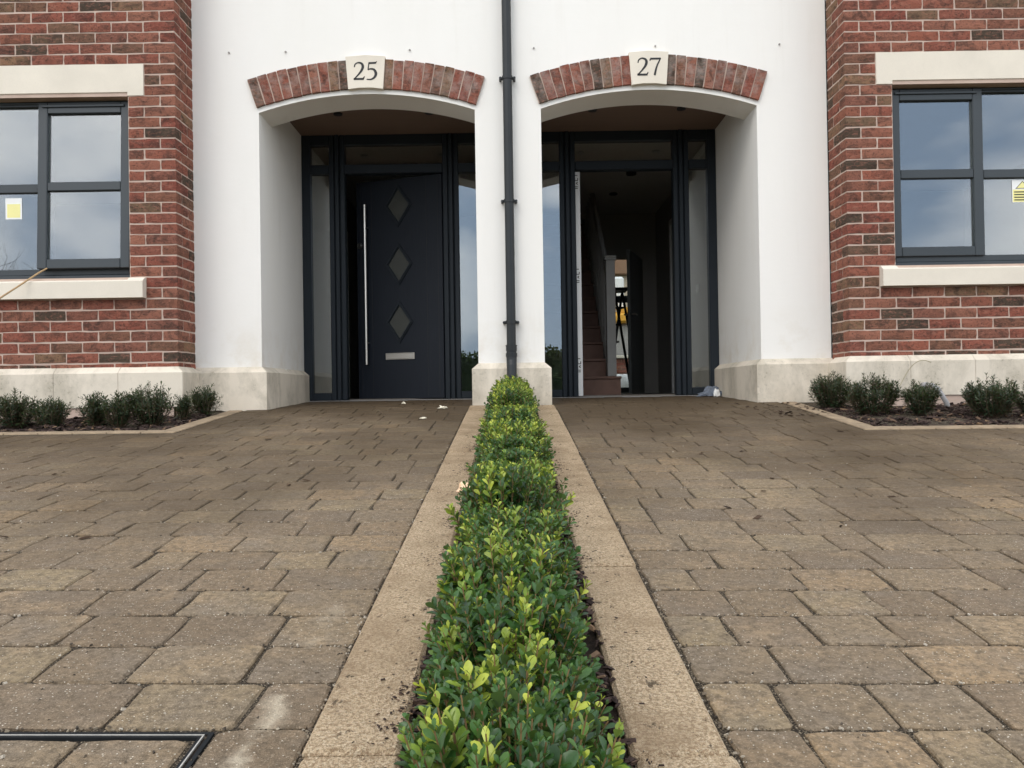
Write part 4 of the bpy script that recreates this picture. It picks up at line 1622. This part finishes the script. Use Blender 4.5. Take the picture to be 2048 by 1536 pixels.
# ------------------------------------------------------------------ downpipe
dp = thing('downpipe', 'black round downpipe clipped to the white pier between the two porches', 'downpipe', (0, Y_WALL - 0.055, Z(0.15)))
PY = Y_WALL - 0.062
m = MB()
m.tube([(0.0, PY, Z(0.335)), (0.0, PY, TOP - 0.1)], 0.034, 24)
m.build('pipe', MT['pipe'], dp, smooth=False)
m = MB()
m.tube([(0, PY, Z(0.285)), (0, PY, Z(0.30)), (0, PY, Z(0.301)), (0, PY, Z(0.334)), (0, PY, Z(0.335)), (0, PY, Z(0.342))], [0.037, 0.037, 0.0405, 0.0405, 0.043, 0.043], 24)
m.build('coupling', MT['pipe'], dp)
m = MB()
m.tube([(0, PY, Z(0.284)), (0, PY, Z(0.26)), (0, PY, Z(0.255)), (0, PY - 0.004, Z(0.225)), (0, PY - 0.018, Z(0.19)), (0, PY - 0.03, Z(0.12)), (0, PY - 0.03, Z(-0.10))], [0.042, 0.042, 0.039, 0.038, 0.037, 0.0355, 0.0355], 24)
m.build('shoe', MT['pipe'], dp)
for r in (0.51, 1.40, 2.305, 3.2):
    m = MB()
    m.tube([(0, PY, Z(r) - 0.013), (0, PY, Z(r) + 0.013)], 0.0385, 24)
    m.cbox(-0.058, 0.058, PY + 0.002, PY + 0.030, Z(r) - 0.010, Z(r) + 0.010, 0.004)
    m.tube([(-0.052, PY - 0.006, Z(r)), (-0.052, Y_WALL + 0.002, Z(r))], 0.009, 8)
    m.tube([(0.052, PY - 0.006, Z(r)), (0.052, Y_WALL + 0.002, Z(r))], 0.009, 8)
    m.build('pipe_clip', MT['pipe'], dp)

# ------------------------------------------------------------------ manhole cover
mh = thing('manhole_cover', 'recessed metal-framed manhole cover filled with paving blocks', 'manhole cover', ((MH[0] + MH[1]) / 2, (MH[2] + MH[3]) / 2, ground(-0.85, 0.9)))


def drape(m, dz=0.0):
    m.v = [(x, y, z + ground(x, y) + dz) for x, y, z in m.v]
    return m


def frame_ring(m, inset, w, z0, z1):
    x0, x1, y0, y1 = MH[0] + inset, MH[1] - inset, MH[2] + inset, MH[3] - inset
    m.box(x0, x1, y1 - w, y1, z0, z1)
    m.box(x0, x1, y0, y0 + w, z0, z1)
    m.box(x0, x0 + w, y0 + w, y1 - w, z0, z1)
    m.box(x1 - w, x1, y0 + w, y1 - w, z0, z1)


galv = m_plain('dark_galvanised', (0.014, 0.015, 0.016), 0.8, spec=0.12, var=0.3, scale=40)
m = MB()
frame_ring(m, 0.003, 0.007, -0.05, -0.001)
drape(m).build('frame', galv, mh)
m = MB()
frame_ring(m, 0.010, 0.004, -0.05, -0.002)
drape(m).build('gap_seal', MT['soil'], mh)
m = MB()
frame_ring(m, 0.014, 0.0024, -0.05, 0.0012)
drape(m).build('tray_rim', m_plain('bright_rim', (0.62, 0.6, 0.55), 0.35, metal=0.7, var=0.1, scale=60), mh)
m = MB()
frame_ring(m, 0.0164, 0.005, -0.05, 0.0)
drape(m).build('tray', galv, mh)
m = MB()
m.box(MH[0] + .0214, MH[1] - .0214, MH[2] + .0214, MH[3] - .0214, -0.06, -0.006)
drape(m).build('tray_bed', MT['joint'], mh)
rr = random.Random(3)
y_hi = MH[3] - 0.026
rowh = 0.082
while y_hi > MH[2] + 0.1:
    x = MH[1] - 0.03
    yc = y_hi - rowh / 2
    while x > MH[0] + 0.07:
        L = min(rr.choice((0.165, 0.21, 0.255)), x - MH[0] - 0.04)
        cl = min(PAVM, key=lambda a: abs(a - L))
        xc = x - L / 2
        o = place('paver', PAVM[cl][rr.randrange(6)], (xc, yc, ground(xc, yc) - 0.001), mh)
        o.rotation_euler = (math.atan(S1), 0.0155, 0)
        o.scale = (L / cl, rowh / ROW, 1)
        x -= L
    y_hi -= rowh
    rowh = ROW


# ------------------------------------------------------------------ foliage helpers
def leaf_shape(L, W, fold=0.22, curl=0.18, tip=0.6):
    """obovate leaf along +Y, its upper face up (+Z)"""
    prof = [(0.0, 0.06), (0.35, 0.62), (0.68, 1.0), (0.9, tip), (1.0, 0.12)]
    v, f = [], []
    for t, w in prof:
        y = t * L
        z0 = -curl * L * t * t * 0.5
        hw = W / 2 * w
        v += [(-hw, y, z0 + hw * fold), (0, y, z0 - hw * fold * 0.2), (hw, y, z0 + hw * fold)]
    for i in range(len(prof) - 1):
        a = i * 3
        f += [(a, a + 1, a + 4, a + 3), (a + 1, a + 2, a + 5, a + 4)]
    return v, f


LEAFV = [leaf_shape(1.0, 0.53, tip=0.64), leaf_shape(1.0, 0.60, 0.32, 0.4, 0.7), leaf_shape(1.0, 0.46, 0.15, 0.1, 0.6)]
SHRUBV = [leaf_shape(1.0, 0.26, 0.3, 0.2, 0.5), leaf_shape(1.0, 0.22, 0.3, 0.05, 0.5)]


def frame_from(d, roll, rr):
    d = d.normalized()
    up = Vector((0, 0, 1)) if abs(d.z) < 0.95 else Vector((1, 0, 0))
    x = d.cross(up).normalized()
    z = x.cross(d).normalized()
    Rm = Matrix((x, d, z)).transposed().to_4x4()
    return Rm @ Matrix.Rotation(roll, 4, 'Y')


def shoot_leaves(base, tip, rr, young, Lmax, pitch, spread0=58, spread1=24):
    """opposite pairs of leaves from base to tip; yields (matrix, size, tone)"""
    d = (tip - base)
    ln = d.length
    d.normalize()
    n = max(2, int(ln / pitch))
    side = d.cross(Vector((rr.uniform(-1, 1), rr.uniform(-1, 1), 0.2))).normalized()
    out = []
    for i in range(n + 1):
        t = i / n
        p = base.lerp(tip, t)
        a = math.pi / 2 * i + rr.uniform(-.3, .3)
        q = Matrix.Rotation(a, 3, d) @ side
        ang = math.radians(spread0 + (spread1 - spread0) * t ** 2 + rr.uniform(-10, 10))
        size = Lmax * (0.75 + 0.35 * math.sin(math.pi * min(1, t * 1.05))) * rr.uniform(0.8, 1.12) * (0.62 if t > 0.96 else 1)
        for sgn in (-1, 1):
            ld = (d * math.cos(ang) + q * sgn * math.sin(ang)).normalized()
            # upper face turned towards the shoot tip
            x = ld.cross(d)
            if x.length < 1e-4:
                x = ld.cross(Vector((1, 0, 0)))
            x.normalize()
            z = x.cross(ld).normalized()
            Rm = Matrix((x, ld, z)).transposed().to_4x4() @ Matrix.Rotation(rr.uniform(-.35, .35), 4, 'Y')
            tone = min(1, max(0.02, young * (0.55 + 0.45 * t) + rr.uniform(-.12, .12)))
            out.append((Matrix.Translation(p) @ Rm, size, tone))
    return out


def add_leaf(m, shapes, M4, size, tone, rr):
    v, f = shapes[rr.randrange(len(shapes))]
    b = len(m.v)
    m.val = tone
    Ms = M4 @ Matrix.Diagonal((size, size, size, 1))
    m.v += [tuple(Ms @ Vector(p)) for p in v]
    for q in f:
        m.face([b + i for i in q])


# ------------------------------------------------------------------ box hedge
def box_plant(seed, w, d, h, shoots=120, near=False):
    """leaf list and stem list for one box plant, base at the origin"""
    rr = random.Random(seed)
    leaves, stems = [], []
    for i in range(shoots):
        # tips over a rounded block
        deep = rr.random() < 0.22
        th = rr.uniform(0, 2 * math.pi)
        up = rr.random()
        if up < 0.58:
            rad = math.sqrt(rr.random()) * 0.96
            x, y = rad * math.cos(th) * w / 2, rad * math.sin(th) * d / 2
            z = h * (0.80 + 0.20 * math.sqrt(max(0, 1 - rad ** 4))) + rr.uniform(-.028, .024)
        else:
            x, y = math.cos(th) * w / 2, math.sin(th) * d / 2
            k = 1.08 / max(abs(math.cos(th)), abs(math.sin(th))) ** 0.55
            x, y = x * k * rr.uniform(.86, 1.06), y * k * rr.uniform(.86, 1.06)
            z = h * rr.uniform(0.10, 0.84)
        if deep:
            x, y, z = x * .7, y * .7, z * .8
        tip = Vector((x, y, z))
        root = Vector((x * 0.35, y * 0.35, max(0.0, z * 0.35 - 0.02)))
        dirv = (tip - root).normalized()
        ln = rr.uniform(0.055, 0.105)
        base = tip - dirv * ln
        topness = max(0, (z / h - 0.62) / 0.38)
        young = rr.uniform(0.06, 0.40)
        clump = noise.noise((x * 16 + seed, y * 16, 0.5))
        if rr.random() < (0.05 + (0.55 if near else 0.14) * topness + (0.42 if clump > 0.3 else 0)):
            tip = tip + Vector((0, 0, rr.uniform(0, 0.02)))
            young = rr.uniform(0.6, 1.0)
        if deep:
            young *= 0.5
        Lm = rr.uniform(0.0165, 0.027)
        leaves.append((tip, shoot_leaves(base, tip, rr, young, Lm, rr.uniform(0.0095, 0.0125)), deep))
        stems.append((root, base, tip))
    return leaves, stems


hedge = thing('box_hedge', 'low green box hedge running up between the two driveways to the downpipe', 'hedge', (0, 3.2, ground(0, 3.2)))


def stem_mesh(m, stems, step=1):
    for (a, b_, c) in stems[::step]:
        m.tube([tuple(a), tuple(b_), tuple(c)], [0.0016, 0.0013, 0.0009], 3, caps=False)


LEAFOBJ = {}


def leaf_obj_mesh(shape, tone_i):
    key = (shape, tone_i)
    if key not in LEAFOBJ:
        m = MB()
        m.val = max(0.02, tone_i / 12)
        m.v = list(LEAFV[shape][0])
        for q in LEAFV[shape][1]:
            m.face(q)
        LEAFOBJ[key] = m.mesh('leaf', MT['box_leaf'], smooth=True, recalc=False)
    return LEAFOBJ[key]


variants = []
for v in range(6):
    lv, stv = box_plant(200 + v, 0.24, 0.225, 0.235, 195, v >= 3)
    m = MB()
    rr = random.Random(v)
    for tip, ls, deep in lv:
        for (M4, size, tone) in ls:
            add_leaf(m, LEAFV, M4, size, tone, rr)
    me = m.mesh('foliage', MT['box_leaf'], smooth=True, recalc=False)
    m2 = MB()
    stem_mesh(m2, stv)
    variants.append((me, m2.mesh('stem', MT['box_twig'], recalc=False)))

y = 0.60
pi = 0
rr = random.Random(12)
near_leaves = []
while y < 6.02:
    xoff = rr.uniform(-0.014, 0.014)
    sz = rr.uniform(0.90, 1.09)
    hz = rr.uniform(0.86, 1.14)
    if y > 5.85:
        sz, hz = 1.04, 1.26
    loc = (xoff, y, ground(0, y) - 0.004)
    rot = rr.uniform(-0.5, 0.5) + (math.pi if rr.random() < .5 else 0)
    if y < 1.5:
        # nearest plants: the leaves that show largest are pieces of their own
        lv, stv = box_plant(900 + pi, 0.222 * sz, 0.215, 0.235 * hz, 215)
        m = MB()
        keep = []
        r2 = random.Random(500 + pi)
        for tip, ls, deep in lv:
            front = tip.z > 0.15 and not deep and tip.y < 0.07
            for (M4, size, tone) in ls:
                W4 = Matrix.Translation(loc) @ M4
                c = W4 @ Vector((0, size * .5, 0))
                q = project(c)
                if front and q and 0 < q[0] < 2048 and q[1] < 1560:
                    nrm = (W4.to_3x3() @ Vector((0, 0, 1))).normalized()
                    view = (Vector((0, 0, E)) - c).normalized()
                    keep.append((abs(nrm.dot(view)) * (size / q[2]) ** 2 * (1 + 2 * (tip - M4.translation).length < 0.05) * (0.4 + M4.translation.z / 0.24), M4, size, tone))
                else:
                    add_leaf(m, LEAFV, M4, size, tone, r2)
        keep.sort(key=lambda t: -t[0])
        for (_, M4, size, tone) in keep[60:]:
            add_leaf(m, LEAFV, M4, size, tone, r2)
        me = m.mesh('box_plant', MT['box_leaf'], smooth=True, recalc=False)
        po = place('box_plant', me, loc, hedge)
        kind(po, 'stuff')
        for (_, M4, size, tone) in keep[:60]:
            lo = bpy.data.objects.new('leaf', leaf_obj_mesh(r2.randrange(3), int(round(tone * 12))))
            COL.objects.link(lo)
            lo.parent = po
            t_, q_, _s = M4.decompose()
            lo.location = t_
            lo.rotation_mode = 'QUATERNION'
            lo.rotation_quaternion = q_
            lo.scale = (size,) * 3
        m2 = MB()
        stem_mesh(m2, stv)
        so = bpy.data.objects.new('stem', m2.mesh('stem', MT['box_twig'], recalc=False))
        COL.objects.link(so)
        so.parent = po
    else:
        me, sm = variants[rr.randrange(3, 6) if rr.random() < (y - 2.0) / 2.5 else rr.randrange(3)]
        po = place('box_plant', me, loc, hedge, (0, 0, rot))
        kind(po, 'stuff')
        po.scale = (sz, sz, hz)
        so = bpy.data.objects.new('stem', sm)
        COL.objects.link(so)
        so.parent = po
    y += rr.uniform(0.185, 0.215)
    pi += 1


# ------------------------------------------------------------------ small shrubs in the beds
def shrub_mesh(seed, w, h):
    rr = random.Random(seed)
    m, m2 = MB(), MB()
    w *= 1.14
    n = int(72 * (w / 0.3))
    for i in range(n):
        th = rr.uniform(0, 2 * math.pi)
        rad = math.sqrt(rr.random()) * w / 2
        tip = Vector((rad * math.cos(th), rad * math.sin(th) * 0.8, h * rr.uniform(0.55, 1.05) * (1 - 0.35 * (rad / (w / 2)) ** 2)))
        root = Vector((tip.x * 0.25, tip.y * 0.25, 0))
        mid = root.lerp(tip, 0.5) + Vector((tip.x * .12, tip.y * .12, -.01))
        m2.tube([tuple(root), tuple(mid), tuple(tip)], [0.0028, 0.002, 0.0012], 4, caps=False)
        for (a, b_, s0, s1) in ((mid, tip, 70, 28), (root.lerp(mid, .35), mid, 75, 60)):
            yg = rr.uniform(0.05, 0.7) if rr.random() > .1 else 0.95
            for (M4, size, tone) in shoot_leaves(a, b_, rr, yg, rr.uniform(0.026, 0.038), 0.0115, s0, s1):
                if rr.random() < 0.85:
                    add_leaf(m, SHRUBV, M4, size, tone, rr)
        for k in range(2):
            p = mid.lerp(tip, rr.uniform(0.1, 0.6))
            q = p + Vector((rr.uniform(-.05, .05), rr.uniform(-.05, .05), rr.uniform(.03, .07)))
            m2.tube([tuple(p), tuple(q)], [0.0014, 0.001], 3, caps=False)
            for (M4, size, tone) in shoot_leaves(p, q, rr, rr.uniform(0.05, 0.7), rr.uniform(0.02, 0.03), 0.012, 70, 30):
                add_leaf(m, SHRUBV, M4, size, tone, rr)
    return m, m2


SHRUBS = [   # x, y, width, height, label
    (-3.09, 5.15, 0.25, 0.24, 'dark leafy shrub cut off by the left edge of the photo'),
    (-2.865, 5.15, 0.20, 0.185, 'small round dark shrub second from the left edge'),
    (-2.605, 5.17, 0.16, 0.205, 'thin upright shrub just right of the bare tan bricks, left bed'),
    (-2.435, 5.13, 0.19, 0.22, 'mid-height bushy shrub leaning on the biggest shrub of the left bed'),
    (-2.265, 5.20, 0.26, 0.275, 'biggest and densest shrub of the left bed, under the brick corner'),
    (-2.20, 5.55, 0.10, 0.17, 'wispy low shrub between the big shrub and the last shrub of left bed'),
    (-2.12, 5.72, 0.17, 0.215, 'spindly twin-topped shrub nearest the left porch'),
    (2.17, 5.62, 0.27, 0.255, 'bushy shrub nearest the right porch, at the end of its bed'),
    (2.30, 5.28, 0.29, 0.275, 'tall shrub second from the right porch with one high sprig'),
    (2.58, 5.24, 0.21, 0.225, 'shrub standing in front of the small bent waste pipe'),
    (2.94, 5.08, 0.30, 0.265, 'wide dark shrub right of the bent waste pipe, near the right edge'),
    (3.23, 5.12, 0.24, 0.22, 'shrub only just entering at the right edge of the photo'),
]
for i, (x, y, w, h, lab) in enumerate(SHRUBS):
    m, m2 = shrub_mesh(700 + i, w, h)
    t_ = thing('shrub', lab, 'shrub', (x, y, ground(x, y) + 0.0), 'young shrubs in the two planting beds')
    fo = bpy.data.objects.new('foliage', m.mesh('foliage', MT['shrub_leaf'], smooth=True, recalc=False))
    st_ = bpy.data.objects.new('stem', m2.mesh('stem', MT['twig'], recalc=False))
    for o in (fo, st_):
        COL.objects.link(o)
        o.parent = t_
    kind(fo, 'stuff')


# ------------------------------------------------------------------ mulch, grit, litter
def chips(name, mat, n, area, size, zoff, seed, parent=None, tilt=0.5, flat=0.25):
    rr = random.Random(seed)
    m = MB()
    made = 0
    while made < n:
        x, y = area(rr)
        L = size * rr.uniform(0.4, 1.5)
        Wd, T = L * rr.uniform(0.2, 0.55), L * flat * rr.uniform(0.5, 1)
        M4 = Matrix.Translation((x, y, ground(x, y) + zoff(x, y, rr))) @ Matrix.Rotation(rr.uniform(0, 6.3), 4, 'Z') @ Matrix.Rotation(rr.uniform(-tilt, tilt), 4, 'X') @ Matrix.Rotation(rr.uniform(-tilt, tilt), 4, 'Y')
        b = len(m.v)
        m.val = max(0.01, rr.random())
        k = rr.uniform(.4, .9)
        pts = [(-L / 2, -Wd / 2 * k, -T / 2), (L / 2, -Wd / 2, -T / 2), (L / 2 * k, Wd / 2, -T / 2), (-L / 2, Wd / 2, -T / 2),
               (-L / 2 * k, -Wd / 2 * k, T / 2), (L / 2 * k, -Wd / 2 * k, T / 2), (L / 2 * k, Wd / 2 * k, T / 2), (-L / 2 * k, Wd / 2 * k, T / 2)]
        m.v += [tuple(M4 @ Vector(p)) for p in pts]
        for q in ((4, 5, 6, 7), (0, 1, 5, 4), (1, 2, 6, 5), (2, 3, 7, 6), (3, 0, 4, 7)):
            m.face([b + i for i in q])
        made += 1
    return kind(m.build(name, mat, parent, recalc=False), 'stuff')


for s in (-1, 1):
    chips('bark_mulch', MT['mulch'], 2600, lambda r, s=s: (s * r.uniform(X_BED + 0.01, 3.7), r.uniform(BED_Y[s] + 0.01, 5.74)), 0.035, lambda x, y, r: -0.008 + 0.03 * noise.noise((x * 7, y * 7, 3.3)) + r.uniform(0, .008), 20 + s, beds[s])
chips('bark_mulch', MT['mulch'], 2600, lambda r: (r.choice((-1, 1)) * (KERB_IN - abs(r.gauss(0, 0.045))), r.uniform(0.7, 6.0)), 0.022, lambda x, y, r: r.uniform(-0.006, 0.008), 44, hb)
# crumbs of mulch strewn over the kerb edges next to the hedge
def strewn_pt(r):
    while True:
        x, y = r.choice((-1, -1, 1)) * (KERB_IN - 0.012 + abs(r.gauss(0, 0.034))), r.uniform(0.8, 4.5)
        if noise.noise((x * 5, y * 3.3, 8.1)) > 0.12 or r.random() < 0.05:
            return x, y


chips('strewn_mulch', MT['mulch'], 1100, strewn_pt, 0.0062, lambda x, y, r: 0.012, 45, hb, 0.2)


def joint_pt(r):
    s = r.choice((-1, 1))
    y = 1.0 + 3.2 * r.random() ** 1.6
    if r.random() < 0.55:
        k = round((y - ROW0) / ROW)
        y = ROW0 + k * ROW + r.gauss(0, 0.004)
        x = s * r.uniform(KERB_OUT, min(2.6, 0.3 + 0.62 * y))
    elif r.random() < 0.3:
        x = s * (KERB_OUT + 0.006 + r.gauss(0, 0.006))
    else:
        x = s * r.uniform(KERB_OUT, min(2.6, 0.3 + 0.62 * y))
    return x, y


chips('joint_grit', MT['grit'], 5200, joint_pt, 0.0052, lambda x, y, r: r.uniform(-0.003, 0.0012), 61, drives[1], 0.4, 0.6)
chips('leaf_litter', MT['deadleaf'], 70, lambda r: (r.choice((1, 1, -1)) * r.uniform(0.5, 2.8), r.uniform(2.2, 6.0)), 0.026, lambda x, y, r: 0.004, 62, drives[1], 0.3, 0.12)
chips('leaf_litter', MT['deadleaf'], 60, lambda r: (r.uniform(1.6, 2.1), r.uniform(5.2, 6.0)), 0.03, lambda x, y, r: 0.006, 63, drives[1], 0.3, 0.12)


def blob(name, mat, loc, sx, sy, sz, seed, label, cat, rough=0.5, n1=12, n2=6):
    m = MB()
    for j in range(n2 + 1):
        ph = -math.pi / 2 + math.pi * j / n2
        for i in range(n1):
            th = 2 * math.pi * i / n1
            p = Vector((math.cos(ph) * math.cos(th), math.cos(ph) * math.sin(th), math.sin(ph)))
            k = 1 + rough * noise.noise(p * 1.7 + Vector((seed, 0, 0))) + rough * 0.6 * noise.noise(p * 4 + Vector((0, seed, 0)))
            m.v.append((loc[0] + p.x * sx * k, loc[1] + p.y * sy * k, loc[2] + max(-0.15, p.z) * sz * k + sz * .15))
    for j in range(n2):
        for i in range(n1):
            a, b_ = j * n1 + i, j * n1 + (i + 1) % n1
            m.face([a, b_, b_ + n1, a + n1])
    o = m.build(name, mat)
    return tag(o, label, cat)


def gp(x, y, dz=0.0):
    return (x, y, ground(x, y) + dz)


blob('plaster_crumb', MT['crumb'], gp(-0.86, 6.55, .004), 0.016, 0.015, 0.014, 1, 'small white crumb lying nearest the left door', 'crumb', .7)
blob('plaster_crumb', MT['crumb'], gp(-0.50, 5.95, .004), 0.032, 0.024, 0.016, 2, 'broken white crumb heap on the paving before the left porch', 'crumb', .9)
blob('plaster_crumb', MT['crumb'], gp(-0.58, 5.35, .003), 0.026, 0.018, 0.009, 3, 'flat pale crumb out on the left drive, furthest from the door', 'crumb', .6)
blob('crumpled_wrapper', MT['rag'], gp(1.74, 7.15, .004), 0.10, 0.06, 0.05, 4, 'crumpled blue-grey wrapper by the right door jamb', 'wrapper', 1.1, 18, 9)
blob('paper_scrap', MT['stickerw'], gp(1.745, 7.06, .004), 0.028, 0.012, 0.055, 9, 'white paper scrap on the crumpled wrapper by the right jamb', 'paper', .6)
blob('fallen_petal', MT['petal'], gp(-0.135, 2.26, 0.165), 0.018, 0.016, 0.020, 5, 'cream and peach petal caught on the left edge of the hedge', 'petal', .6)
blob('dead_twig', MT['deadleaf'], gp(2.78, 4.33, .004), 0.075, 0.018, 0.008, 6, 'dark flat scrap of bark on the right drive at the photo edge', 'bark scrap', .8)
m = MB()
m.tube([gp(-0.215, 4.42, .013), gp(-0.19, 4.36, .016), gp(-0.15, 4.22, .02)], [0.003, 0.004, 0.002], 6)
tag(m.build('dead_twig', MT['deadleaf']), 'thin dark twig lying across the left kerb beside the hedge', 'twig')
m = MB()
m.tube([(2.855, Y_BAY - 0.10, Z(0.002)), (2.86, Y_BAY - 0.16, Z(0.0)), (2.885, Y_BAY - 0.19, Z(-0.025)), (2.935, Y_BAY - 0.20, Z(-0.12)), (2.95, Y_BAY - 0.20, Z(-0.2))], 0.017, 12)
m.tube([(2.852, Y_BAY - 0.045, Z(0.003)), (2.855, Y_BAY - 0.10, Z(0.002))], 0.021, 12)
tag(m.build('waste_pipe', m_plain('grey_pipe', (0.30, 0.29, 0.29), 0.4), smooth=True), 'small grey bent waste pipe coming out of the right plinth', 'pipe')
m = MB()
pts = []
for k in range(13):
    t_ = k / 12
    pts.append((2.68 + 0.21 * t_ - 0.01 * math.sin(3 * t_), Y_BAY - 0.075 - 0.02 * t_, Z(-0.01 + 0.185 * math.sin(math.pi * (0.02 + 0.62 * t_)))))
m.tube(pts, 0.003, 6)
tag(m.build('cable', m_plain('pale_cable', (0.34, 0.30, 0.2), 0.6)), 'thin pale cable arching up in front of the right plinth', 'cable')
m = MB()
m.tube([(-3.245, 5.86, Z(0.945)), (-3.30, 5.79, Z(0.885)), (-3.38, 5.69, Z(0.782)), (-3.62, 5.41, Z(0.49))], [0.005, 0.006, 0.006, 0.007], 8)
tag(m.build('cane', MT['cane']), 'thin tan cane poking out under the open left window sash', 'cane')


# ------------------------------------------------------------------ across the road (seen only in the glass)
def far_hedge(name, label, x0, x1, y, h, seed):
    rr = random.Random(seed)
    m = MB()
    n = int((x1 - x0) * 900)
    for i in range(n):
        x = rr.uniform(x0, x1)
        hh = h * (0.9 + 0.16 * noise.noise((x * 0.5, seed, 0)))
        z = hh * rr.random() ** 0.7
        yy = y + rr.uniform(-0.7, 0.7)
        d = Vector((rr.uniform(-1, 1), rr.uniform(-1, 1), rr.uniform(-.3, 1)))
        M4 = Matrix.Translation((x, yy, ground(x, yy) + z)) @ frame_from(d, rr.uniform(0, 6), rr)
        add_leaf(m, LEAFV, M4, rr.uniform(0.10, 0.22), max(0.02, rr.random()), rr)
    t_ = thing(name, label, 'hedge', ((x0 + x1) / 2, y, ground(0, y)))
    mc = MB()
    nx_ = int((x1 - x0) * 3)
    prof = [(-0.55, 0.0), (-0.6, 0.45), (-0.45, 0.8), (0.0, 0.93), (0.45, 0.8), (0.6, 0.45), (0.55, 0.0)]
    for i in range(nx_ + 1):
        x = x0 + 0.2 + (x1 - x0 - 0.4) * i / nx_
        hh = h * (0.9 + 0.16 * noise.noise((x * 0.5, seed, 0)))
        for k, (dy, f) in enumerate(prof):
            w_ = noise.noise((x * 1.3, k * 0.9, seed)) * 0.2
            mc.v.append((x, y + dy * (1 + w_), ground(x, y) + hh * f * (1 + w_ * .5)))
    for i in range(nx_):
        for k in range(6):
            a = i * 7 + k
            mc.face([a, a + 1, a + 8, a + 7])
    mc.build('hedge_core', MT['hedge_core'], t_, recalc=False)
    o = m.build('foliage', MT['far_leaf'], t_, recalc=False)
    kind(o, 'stuff')
    m = MB()
    for k in range(int((x1 - x0) / 1.5)):
        x = x0 + 0.7 + 1.5 * k
        m.tube([(x, y, ground(x, y) - 0.1), (x, y, ground(x, y) + h * .8)], [0.06, 0.03], 6)
    m.build('stem', MT['bark'], t_)


far_hedge('field_hedge', 'dark hedge across the road, seen as a reflection in the side lights', -13, 13, -19, 2.7, 5)


def bare_tree(loc, h, seed, label):
    rr = random.Random(seed)
    m = MB()
    def grow(p, d, L, r, lev):
        q = p
        pts, rad = [tuple(p)], [r]
        for k in range(3):
            d = (d + Vector((rr.uniform(-.16, .16), rr.uniform(-.16, .16), rr.uniform(-.02, .12)))).normalized()
            q = q + d * L / 3
            pts.append(tuple(q))
            rad.append(r * (1 - 0.13 * (k + 1)))
        m.tube(pts, rad, 5 if lev < 2 else 3, caps=False)
        if lev < 5:
            for k in range(3 if lev < 4 else 2):
                a = Matrix.Rotation(rr.uniform(0, 6.3), 3, d) @ (Matrix.Rotation(math.radians(rr.uniform(22, 48)), 3, d.cross(Vector((rr.uniform(-1, 1), rr.uniform(-1, 1), .3))).normalized()) @ d)
                grow(Vector(pts[-1 - (k == 2)]), a, L * rr.uniform(.62, .8), rad[-1] * .78, lev + 1)
    grow(Vector(loc) - Vector((0, 0, .2)), Vector((0, 0, 1)), h * 0.30, h * 0.026, 0)
    t_ = thing('bare_tree', label, 'tree', loc)
    m.build('trunk', MT['bark'], t_, recalc=False)


bare_tree((-19.5, -21, ground(0, -20)), 8.5, 4, 'bare tree across the road, seen reflected in the left window')
bare_tree((4.0, -24, ground(0, -20)), 7.0, 9, 'bare tree across the road, seen reflected beside the downpipe')
